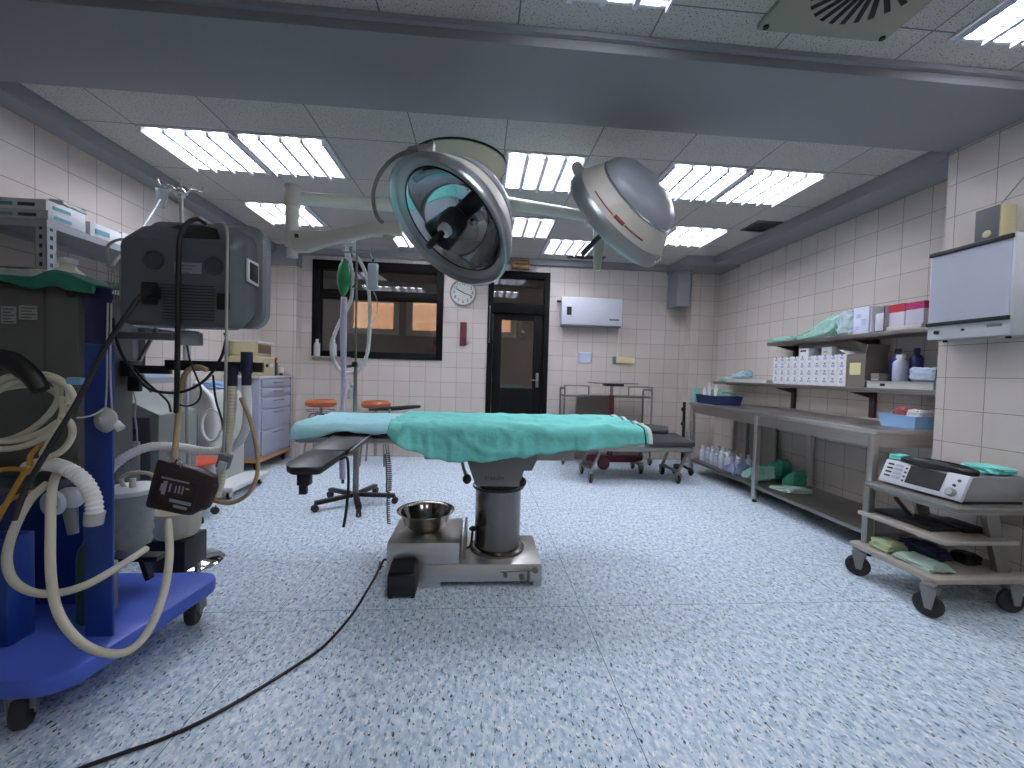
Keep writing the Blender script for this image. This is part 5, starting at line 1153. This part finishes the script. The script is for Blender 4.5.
m_ = MB().tube([at(174, 463, y=1.625), at(178, 459, y=1.61), at(182, 462, y=1.61), at(181, 467, y=1.625)], .004); m_.build('buckle', CHROME, BG)
m_ = MB().cyl(at(170, 463, y=1.645), at(175, 456, y=1.645), .010); m_.build('tube_port', TAN, BG)
# suction canister
CN = thing('suction_canister', 'ribbed clear suction canister with white lid behind the brown bag', 'canister', tuple(at(132, 545, y=1.96)))
cb, ct = at(131, 543, y=1.96), at(131, 490, y=1.96); hgt = ct.z-cb.z
prf = [(0, 0), (.075, 0)]+[(.078+.006*k/10+(.003 if k % 2 else 0), hgt*k/11) for k in range(12)]+[(.088, hgt)]
MB().lathe(prf, cb, n=36).build('jar', film_mat('clear ribbed plastic', 'b6bcb8', .5, .15), CN)
MB().lathe([(0, -.012), (.092, -.012), (.095, -.006), (.095, .008), (.08, .02), (0, .022)], ct, n=36).build('lid', WHITE, CN)
MB().tube([ct+V((-.01, -.02, .015)), ct+V((-.015, -.03, .06)), ct+V((.03, -.03, .085)), ct+V((.09, -.01, .075)), ct+V((.12, .02, .03))], .0085).build('lid_tube', HOSE, CN)
MB().tube([ct+V((.03, -.03, .015)), ct+V((.03, -.03, .06))], .012).build('spout', HOSE, CN)
MB().cyl(cb-V((0, 0, .05)), cb, .05).build('jar_holder', CASTER, CN)
MB().bb(cb.x-.10, cb.x+.13, 1.93, 1.99, cb.z-.075, cb.z-.05, .004).build('holder_bar', BLKMET, CN)
MB().bar((cb.x+.08, 1.96, .222), (cb.x+.05, 1.96, cb.z-.07), .03, .02).build('holder_strut', BLKMET, CN)
# infusion stand behind the monitor, with chrome disc base
b = at(191, 552, y=2.60); tp = at(181, 197, y=2.60)
IS = thing('infusion_stand', 'chrome infusion stand with round base behind the monitor', 'infusion stand', (b.x, 2.60, 0))
MB().lathe([(0, 0), (.165, 0), (.17, .008), (.15, .022), (.06, .035), (.03, .05), (0, .05)], (b.x, 2.60, 0), n=40).build('base', CHROME, IS)
MB().cyl((b.x, 2.60, .04), (tp.x, 2.60, tp.z), .011, n=14).build('pole', STEEL, IS)
for k in range(4):
    a = k*PI/2+.5; d = V((math.cos(a), math.sin(a)*.8, 0)); MB().tube([tp+V((0, 0, 0)), tp+d*.05+V((0, 0, .05)), tp+d*.10+V((0, 0, .045)), tp+d*.115+V((0, 0, .08))], .007, res=5).build('hook', CHROME, IS)
MB().ball(tp+V((0, 0, .02)), (.06, .06, .06)).build('hub', CHROME, IS)
t = thing('drip_bag', 'crumpled empty clear drip bag on the infusion stand hook', 'drip bag', tuple(tp))
p = dep(163, 195, 2.75); bmq = MB().grid(lambda u, v: p+V((.10*(u-.5)*(1-.5*v)-.02*v, .03*math.sin(u*PI)+.01*noise.noise(V((u*5, v*5, 0))), .05-.13*v)), 10, 12); bmq.build('bag_film', CLEAR, t, solid=.004)
q = [dep(160, 200, 2.72), dep(150, 217, 2.3), dep(137, 236, 2.0), dep(124, 252, 1.86), dep(115, 262, 1.78), dep(112, 272, 1.76)]
MB().tube(q, .006, n=8).build('drip_line', film_mat('clear tube', 'c9cccb', .7, .2), t)
# black pedal box and beige basin on the floor by the chrome base
p = at(170, 560, y=2.35); t = thing('suction_unit', 'low black suction unit with cream basin beside the chrome stand base', 'suction unit', (p.x, 2.35, 0))
x0_, x1_ = at(150, 555, y=2.30).x, at(190, 555, y=2.30).x
MB().bb(x0_, x1_, 2.26, 2.44, .10, .27, .008).build('housing', BLACK, t)
for x in (x0_+.03, x1_-.03):
    for y in (2.29, 2.41): MB().cyl((x, y, 0), (x, y, .102), .015).build('foot', STEELD, t)
cx = (x0_+x1_)/2; MB().lathe([(0, .271), (.09, .271), (.105, .30), (.11, .40), (.115, .41), (.108, .41), (.10, .31), (0, .29)], (cx, 2.35, 0), n=32).build('basin', HOSE, t)
# wire basket with cables on the machine side
WB = thing('wire_basket', 'white wire basket hung on the machine behind the monitor', 'basket', tuple(at(117, 300, y=1.70)))
bx0, bx1, bz0, bz1 = at(108.5, 300, y=1.66).x, -1.318, at(115, 300, y=1.66).z, at(115, 267, y=1.66).z
WIRE = mat('white coated wire', 'a3a6a3', .4)
m_ = MB()
for z in (bz0, (bz0+bz1)/2, bz1): m_.tube([(bx0, 1.66, z), (bx1, 1.66, z), (bx1, 1.73, z), (bx0, 1.73, z)], .003, n=6, sharp=True, closed=True)
for k in range(8):
    x = bx0+(bx1-bx0)*k/7; m_.tube([(x, 1.66, bz1), (x, 1.66, bz0), (x, 1.73, bz0), (x, 1.73, bz1)], .002, n=5, sharp=True)
m_.tube([(bx0, 1.66, bz1), (bx0, 1.655, bz1+.07), (bx0+.04, 1.655, bz1+.10), (bx1, 1.66, bz1+.09), (bx1+.008, 1.66, bz1)], .005, n=8)
m_.bar((bx0-.03, 1.70, bz0), (bx1, 1.70, bz0), .02, .01); m_.build('wire_frame', WIRE, WB)
for k, (a_, b_) in enumerate((((157, 328, 1.86), (120, 397, 1.86)), ((118, 335, 1.88), (152, 392, 1.88)))):
    o = MB().bar(at(a_[0], a_[1], y=a_[2]), at(b_[0], b_[1], y=b_[2]), .012, .012, .002).build('strut', mat('grey strut', '6d6f70', .4, .4), AM, label=None)
# ---- hoses in front of the machine
q = []
for k in range(64):
    a = k/64*2*PI*4.0; rad = 1+.13*math.sin(k*.5)-.10*(k/64); q.append((17+51*rad*math.cos(a)+6*math.sin(a), 411-33*rad*math.sin(a)-7*math.cos(a)+6*(k/64)*math.cos(a*.5), 1.42+.012*math.sin(a*1.5)+.03*(k/64)))
pipe('coiled_hose', q, .0095, HOSE, 'thick coil of cream hose hanging on the front of the anaesthesia machine', res=4)
hq = [at(x, y, y=1.385) for x, y in ((2, 360), (12, 362), (30, 375), (41, 390))]
o = MB().tube(hq, lambda t, L: .034-.012*t, n=16).build('black_handset', mat('black handset plastic', '0f0f10', .5, 0, .2, 20)); tag(o, 'black handset lying across the coiled cream hose', 'handset'); origin(o, hq[-1])
p = at(76, 381, y=1.37); o = MB().box(p, (.045, .02, .022), bev=.006).build('blue_clip', mat('pale blue clip', '7aa9cc', .4)); tag(o, 'small pale blue clip on the cream hose coil', 'clip'); origin(o, p-V((0, 0, .011)))
pipe('cream_hose', [(62, 416, 1.41), (71, 424, 1.40), (72, 436, 1.39), (64, 449, 1.38), (52, 456, 1.38), (43, 455, 1.39), (47, 446, 1.42), (57, 428, 1.45)], .0095, HOSE, 'short cream hose loop below the coil')
pipe('corrugated_hose', [(28, 468, 1.44), (45, 464, 1.42), (65, 468, 1.40), (83, 480, 1.39), (93, 498, 1.385), (95, 516, 1.38)], .021, HOSEW, 'thick white corrugated hose bending down in front of the blue column', corr=.014, n=14, res=22)
a_, b_ = at(95, 512, y=1.38), at(93.5, 524, y=1.38); o = MB().cyl(a_, b_, .026, .024).build('hose_cuff', film_mat('clear cuff', 'c8c9c6', .8, .2)); tag(o, 'clear cuff at the end of the thick white hose', 'cuff'); origin(o, b_)
pipe('cream_hose', [(48, 483, 1.42), (30, 500, 1.38), (14, 530, 1.34), (7, 558, 1.33), (13, 580, 1.33), (32, 592, 1.33), (58, 593, 1.34), (88, 584, 1.36), (118, 567, 1.46), (146, 549, 1.62)], .0115, HOSE, 'long cream hose curving low across the blue cabinet to the canister')
pipe('cream_hose', [(58, 470, 1.45), (52, 490, 1.36), (50.5, 530, 1.31), (51, 575, 1.28), (58, 612, 1.27), (78, 640, 1.27), (105, 653, 1.28), (130, 650, 1.31), (150, 628, 1.36), (164, 592, 1.44), (169.5, 555, 1.52), (168, 520, 1.58)], .012, HOSE, 'cream hose hanging in a deep loop in front of the blue base')
YEL = mat('ochre cable', 'b8862c', .5)
pipe('ochre_cable', [(-12, 472, 1.40), (8, 469, 1.39), (28, 468, 1.385), (31, 455, 1.40), (44, 442, 1.44)], .007, YEL, 'ochre cable running right to the cream hose loop', 'cable')
pipe('ochre_cable', [(-10, 535, 1.38), (4, 508, 1.37), (20, 480, 1.368), (29, 467, 1.365)], .007, YEL, 'ochre cable rising diagonally at the left edge', 'cable')
pipe('ochre_cable', [(-8, 520, 1.40), (8, 502, 1.39), (24, 494, 1.39), (40, 490, 1.42)], .006, mat('yellow cable', 'c7a437', .5), 'yellow cable below the ochre ones at the left edge', 'cable')
MK = thing('face_mask', 'white plastic mask between the hoses, right of the lower blue cabinet', 'mask', tuple(at(68, 500, y=1.46)))
c = at(70, 498, y=1.48); MB().ball(c, (.09, .05, .075)).build('shell', mat('mask white', 'c9cdd8', .35), MK); MB().lathe([(.034, 0), (.04, .004), (.04, .02), (.034, .024)], c-V((.01, .03, .005)), (-.2, -1, 0), 24, close=True).build('rim', mat('mask rim', 'aeb4c4', .4), MK); MB().cyl(c-V((0, 0, .03)), c-V((-.01, 0, .12)), .02, .014).build('stem', GREYP, MK)
pipe('black_cable', [(150, 292, 1.53), (139, 298, 1.47), (126, 316, 1.43), (105, 348, 1.40), (78, 400, 1.36), (55, 438, 1.32), (36, 470, 1.29), (26, 488, 1.285), (14, 520, 1.28)], .0075, CABLE, 'black power cable slanting from the monitor plug down across the machine', 'cable')
pipe('black_cable', [(205, 223, 1.69), (197, 219, 1.63), (187, 224, 1.57), (180, 238, 1.54), (178.5, 262, 1.54), (178, 310, 1.545), (177.5, 352, 1.56), (177, 385, 1.60), (176, 412, 1.66)], .0085, CABLE, 'thick black cable hanging straight down over the back of the monitor', 'cable')
pipe('grey_cable', [(215, 224, 1.69), (223, 224, 1.63), (227, 232, 1.57), (227, 262, 1.545), (226.5, 320, 1.545), (226, 360, 1.56), (225, 400, 1.62), (224, 440, 1.66), (223, 462, 1.66)], .005, GCABLE, 'thin grey cable hanging over the right half of the monitor back', 'cable')
pipe('black_cable', [(113, 318, 1.66), (115, 332, 1.66), (121, 352, 1.68), (133, 372, 1.72), (148, 388, 1.71), (165, 392.5, 1.71), (185, 391, 1.71), (205, 380, 1.71), (220, 360, 1.71), (226, 340, 1.72), (225, 333, 1.72)], .0055, CABLE, 'black cable sagging in a wide arc below the monitor', 'cable')
pipe('black_cable', [(187, 345, 1.70), (190, 360, 1.71), (197, 378, 1.71), (201, 390, 1.71), (198, 401, 1.71), (188, 406, 1.71), (176, 404, 1.72)], .0035, CABLE, 'thin black cable from the monitor swivel with a small loop', 'cable')
pipe('black_cable', [(135, 368, 1.765), (142, 378, 1.76), (158, 392, 1.75), (168, 402, 1.75), (171, 412, 1.75)], .004, CABLE, 'thin black cable dropping behind the wide arc', 'cable')
pipe('black_cable', [(213, 375, 1.765), (216, 400, 1.75), (222, 420, 1.74), (225, 440, 1.70), (225, 452, 1.69)], .004, CABLE, 'thin black cable hanging from the rail near the cream hose', 'cable')
p = at(224.5, 461, y=1.66); t = thing('sensor_clip', 'grey finger sensor clip hanging on the thin cables', 'sensor', tuple(p)); MB().box(p, (.045, .03, .06), rot=Matrix.Rotation(.3, 3, 'Y'), bev=.008).build('clip_body', GREYP, t); MB().box(p+V((.0, -.018, -.02)), (.03, .012, .045), rot=Matrix.Rotation(.3, 3, 'Y'), bev=.004).build('jaw', mat('pale sensor jaw', 'b5b7ba', .4), t)
DC = thing('pressure_dome', 'white round sensor dome hanging in front of the blue column', 'sensor', tuple(at(108, 420, y=1.52)))
c = at(106, 420, y=1.54); MB().lathe([(0, -.012), (.036, -.012), (.044, 0), (.036, .012), (.014, .02), (.01, .026), (0, .026)], c, (-.25, -1, .05), 28).build('dome_body', mat('dome white', 'b9bbb9', .4), DC); MB().cyl(c+V((.03, 0, -.01)), c+V((.05, 0, -.03)), .014).build('side_port', WHITE, DC)
for k, (x0q, x1q) in enumerate(((107, 105.5), (110.5, 112))): MB().tube([at(x0q+1, 303, y=1.57), at(x0q, 345, y=1.565), at(x0q, 380, y=1.56), at(x1q, 410, y=1.545)], .0028, n=6).build('line', MATS['clear tube'], DC)
MB().tube([at(76, 418, y=1.44), at(90, 416, y=1.48), at(103, 410, y=1.52)], .003, n=6).build('line', MATS['clear tube'], DC)
pipe('clear_tube', [(133, 390, 1.80), (136, 402, 1.79), (135, 415, 1.78), (137, 432, 1.78), (137, 450, 1.80)], .003, MATS['clear tube'], 'thin clear tube hanging in front of the grey green cabinet', 'tube')
# ================================================================ equipment behind
RC = thing('recorder_cabinet', 'grey green cabinet with sloping top behind the canister', 'cabinet', (-2.35, 2.9, 0))
GC2 = mat('cabinet grey green', '7c837e', .45)
x0_, x1_ = -2.375, -1.98; yf, yb2 = 2.72, 3.07
zt0 = at(133, 397, y=yf).z; zt1 = at(178, 412, y=yf).z
MB().prism([(x0_, yf, .08), (x1_, yf, .08), (x1_, yf, zt1-.02), (x1_-.2, yf, zt0-.01), (x0_, yf, zt0+.06)], (0, yb2-yf, 0), .01).build('cabinet_body', GC2, RC)
p, q = at(114, 417, y=yf), at(150, 480, y=yf); MB().bb(p.x, q.x, yf-.006, yf+.002, q.z, p.z, .002).build('dark_bay', DKGREY, RC)
p, q = at(118, 441, y=yf-.01), at(140, 480, y=yf-.01); MB().bb(p.x, q.x, yf-.03, yf-.004, q.z, p.z, .004).build('module', mat('module white', 'a4a8a4', .45), RC)
p, q = at(118, 428, y=yf-.01), at(140, 434, y=yf-.01); MB().bb(p.x, q.x, yf-.02, yf-.004, q.z, p.z, .002).build('slot', BLACK, RC)
for x in (x0_+.06, x1_-.06):
    for y in (yf+.06, yb2-.06): twin_wheel(RC, (x, y, 0), .03, .085, th=.02)
# red seat stool
c = at(178, 463, y=3.26); t = thing('round_stool', 'red orange seated stool behind the brown bag', 'stool', (c.x, 3.32, 0))
MB().lathe([(0, .40), (.05, .40), (.06, .41), (.20, .42), (.225, .435), (.225, .45), (.20, .462), (.08, .455), (0, .452)], (c.x, 3.32, 0), n=40).build('seat', mat('red orange seat', 'b8452c', .35), t); MB().cyl((c.x, 3.32, .08), (c.x, 3.32, .405), .025).build('column', WHITE, t)
star_base(t, (c.x, 3.32, 0), .2, 5, m=WHITE, a0=-.5)
# white machine with coiled tube
WM = thing('white_ventilator', 'white wheeled medical unit with rounded front against the left wall', 'medical unit', (-2.5, 3.95, 0))
WHM = mat('warm white enamel', 'b4b6b2', .4)
x0_, x1_ = -2.80, -2.36; yf, yb2 = 3.86, 4.40
loft([[V((p.x, p.z+0, .12)) for p in rrect(x0_, x1_, yf, yb2, 0, .06)], [V((p.x, p.z, .80)) for p in rrect(x0_, x1_, yf, yb2, 0, .06)], [V((p.x, p.z, .93)) for p in rrect(x0_, x1_-.04, yf+.05, yb2, 0, .06)], [V((p.x, p.z, .96)) for p in rrect(x0_+.02, x1_-.08, yf+.08, yb2-.02, 0, .05)]]).build('housing', WHM, WM)
MB().bb(x0_-.0, x1_+.22, yf-.08, yb2+.02, .07, .122, .02).build('base', WHITE, WM)
for x in (x0_+.06, x1_+.16):
    for y in (yf-.03, yb2-.05): twin_wheel(WM, (x, y, 0), .032, .075, th=.022, fork=WHITE)
c = at(213, 425, y=3.83); q = []
for k in range(40): a = k/40*2*PI*2; q.append((c.x+.085*math.cos(a), yf-.03-.0006*k, c.z+.14*math.sin(a)))
MB().tube(q, .010, res=4, n=8).build('coiled_tube', WHITE, WM)
MB().bb(x1_-.20, x1_-.12, yf-.004, yf+.01, .3, .75, .003).build('front_recess', mat('recess grey', '8e918e', .5), WM)
p = at(190, 392, y=4.0); MB().tube([(-2.60, 4.0, .95), (-2.56, 3.95, 1.02), (-2.45, 3.88, .97), (-2.36, 3.84, .90), (-2.33, 3.83, .80)], .022).build('feed_pipe', WHITE, WM)
bag('blue_cloth', (-2.55, 4.2, .962), (.22, .26, .07), mat('bright pale blue', '8fb4e0', .7), 'pale blue folded cloth on top of the white medical unit', 'cloth', 97)
# wall shelf with white trays
carton('carton', -2.70, -2.45, 2.95, 3.45, 1.087, .07, mat('pale blue carton', 'b9cbe6', .6), 'long pale blue carton on the lower middle shelf of the slotted rack')
# drawer cabinet
DCB = thing('drawer_cabinet', 'pale lilac grey cabinet of five drawers on a wooden plinth in the left back corner', 'drawer cabinet', (-2.63, 5.2, 0))
LIL = mat('lilac grey laminate', 'a3a7b8', .45); WOOD = mat('plinth wood', 'b58a5c', .5, 0, .15, 6, 0, 60, (1, 12, 12))
x0_, x1_, yf, yb2 = XL+.01, -2.45, 4.80, 5.57
MB().bb(x0_, x1_, yf, yb2, .155, 1.055, .003).build('carcass', LIL, DCB); MB().bb(x0_, x1_+.02, yf-.02, yb2, 1.055, 1.08, .004).build('top_board', WHITE, DCB); MB().bb(x0_, x1_+.01, yf-.01, yb2, .105, .154, .003).build('plinth', WOOD, DCB)
MB().bb(x1_-.005, x1_+.004, yb2-.03, yb2, .155, 1.055).build('end_strip', DKGREY, DCB)
for x in (x0_+.06, x1_-.05):
    for y in (yf+.07, yb2-.07): twin_wheel(DCB, (x, y, 0), .035, .106, th=.022, fork=BLACK)
zz_ = [1.045, .945, .835, .70, .46, .17]
for k in range(5):
    z1_, z0_ = zz_[k]-.006, zz_[k+1]+.006; d = MB().bb(x1_, x1_+.02, yf+.04, yb2-.045, z0_, z1_, .004).build('drawer', LIL, DCB)
    zc = z1_-.035; MB().tube([(x1_+.02, yf+.27, zc), (x1_+.045, yf+.28, zc), (x1_+.045, yb2-.28, zc), (x1_+.02, yb2-.27, zc)], .006, n=8, res=4).build('handle', CHROME, d)
# things on the cabinet
BM = thing('cream_machine', 'cream table top medical machine on the near end of the drawer cabinet', 'machine', (-2.62, 4.98, 1.081))
CRM = mat('aged cream enamel', 'bdb08a', .45)
MB().bb(-2.79, -2.47, 4.82, 5.20, 1.081, 1.30, .01).build('housing', CRM, BM); MB().bb(-2.79, -2.50, 4.84, 5.18, 1.30, 1.47, .012).build('upper_housing', CRM, BM)
MB().bb(-2.792, -2.485, 4.835, 5.185, 1.455, 1.475, .004).build('top_trim', WHITE, BM); MB().bb(-2.47, -2.466, 4.86, 5.17, 1.285, 1.30).build('front_trim', WHITE, BM)
MB().bb(-2.50, -2.492, 4.87, 5.15, 1.34, 1.44, .003).build('dark_panel', mat('brown panel', '6b5a48', .5), BM)
for k in range(3): MB().lathe([(0, 0), (.02, 0), (.018, .015), (0, .018)], (-2.468, 4.9+.1*k, 1.2), (1, 0, 0), 16).build('knob', [WHITE, BLACK, WHITE][k], BM)
bottle('bottle', (-2.55, 5.33, 1.081), .045, .22, mat('dark blue bottle', '22345e', .3), RED, 'dark blue bottle with red cap on the drawer cabinet', neck=.8)
bottle('bottle', (-2.52, 5.45, 1.081), .035, .13, mat('cream bottle', 'd2cdb4', .4), mat('cream cap', 'd2cdb4', .4), 'small cream bottle next to the red capped one on the drawer cabinet')
MB().lathe([(0, 0), (.02, 0), (.02, .03), (0, .03)], (-2.49, 5.40, 1.081)).build('black_jar', BLACK)
tag(bpy.data.objects['black_jar'], 'little black jar beside the small cream bottle on the drawer cabinet', 'jar'); origin(bpy.data.objects['black_jar'], (-2.49, 5.40, 1.081))
# ---- rack on the left wall
RK = thing('slotted_rack', 'slotted steel rack with cartons on top along the left wall', 'rack', (-2.6, 3.2, 0))
SLOT = mat('rack grey', '9da0a6', .45, .3, .06); HOLE = mat('rack hole', '1f2022', .8)
rx0, rx1, ry0, ry1, rz = XL+.02, -2.40, 2.49, 3.64, 1.975
for (x, y, sx, sy) in ((rx1, ry0, -1, 1), (rx0, ry0, 1, 1), (rx1, ry1, -1, -1), (rx0, ry1, 1, -1)):
    m_ = MB(); m_.bb(min(x, x+sx*.055), max(x, x+sx*.055), min(y, y+sy*.003), max(y, y+sy*.003), 0, rz); m_.bb(min(x, x+sx*.003), max(x, x+sx*.003), min(y, y+sy*.055), max(y, y+sy*.055), 0, rz)
    up2 = m_.build('upright', SLOT, RK)
    if y == ry0 and x == rx1:
        h = MB()
        for k in range(22):
            z = rz-.06-k*.05; h.bb(x+sx*.02, x+sx*.035, y-.001, y+.0005, z, z+.022); h.bb(x-.0005, x+.001, y+sy*.02, y+sy*.035, z+.0, z+.022)
        h.build('slot_hole', HOLE, up2, kind='stuff')
for z in (rz-.045, 1.45, 1.045, .62):
    m_ = MB().bb(rx0, rx1, ry0, ry1, z+.035, z+.04); m_.bb(rx0, rx1, ry0-.002, ry0, z, z+.04); m_.bb(rx0, rx1, ry1, ry1+.002, z, z+.04); m_.bb(rx1, rx1+.002, ry0, ry1, z, z+.04); m_.bb(rx0-.002, rx0, ry0, ry1, z, z+.04); m_.build('shelf_board', SLOT, RK)
zt = rz-.004
TP = TEALPR
def rcart(x0, x1, y0, y1, z, h, label, marks=1, m=None):
    t = thing('carton', label, 'carton', ((x0+x1)/2, (y0+y1)/2, z), 0, 'white cartons on the slotted rack')
    MB().bb(x0, x1, y0, y1, z, z+h, .003).build('box_body', m or PAPER, t)
    MB().bb(x1+.0002, x1+.0014, y0+(y1-y0)*.15, y0+(y1-y0)*.6, z+h*.3, z+h*.62).build('print', TP, t); b = MB(); b.bb(x0+(x1-x0)*.1, x0+(x1-x0)*.55, y0-.0014, y0-.0002, z+h*.3, z+h*.62); b.build('print', TP, t)
    b = MB().bb(x0+(x1-x0)*.62, x0+(x1-x0)*.85, y0-.0014, y0-.0002, z+h*.3, z+h*.62); b.build('dark_print', DKPR, t)
    MB().bb(x0+.002, x1-.002, (y0+y1)/2-.003, (y0+y1)/2+.003, z+h-.0005, z+h+.0008).build('lid_seam', MATS['seam shade'], t)
rcart(-2.80, -2.40, 2.50, 2.72, zt, .055, 'flat carton at the near end of the slotted rack, bottom one of two', m=mat('greyish carton', 'c2c4c8', .7))
rcart(-2.80, -2.42, 2.51, 2.74, zt+.057, .060, 'flat teal printed carton on top of another at the near end of the rack')
rcart(-2.78, -2.41, 2.76, 2.98, zt, .085, 'white carton second from the near end of the slotted rack')
rcart(-2.76, -2.42, 3.00, 3.22, zt, .10, 'white carton with teal print in the middle of the slotted rack top')
rcart(-2.76, -2.41, 3.25, 3.57, zt, .085, 'long white carton behind the monitor on the slotted rack top')
bag('white_packet', (-2.50, 2.70, zt+.118), (.14, .16, .045), film_mat('white film', 'cfd6d2', .9, .3), 'small white packet lying on the cartons of the slotted rack', 'packet', 99)
carton('carton', -2.80, -2.45, 2.52, 2.95, 1.492, .22, mat('dull grey carton', '6c6b70', .7), 'dull grey carton on the middle shelf of the slotted rack')
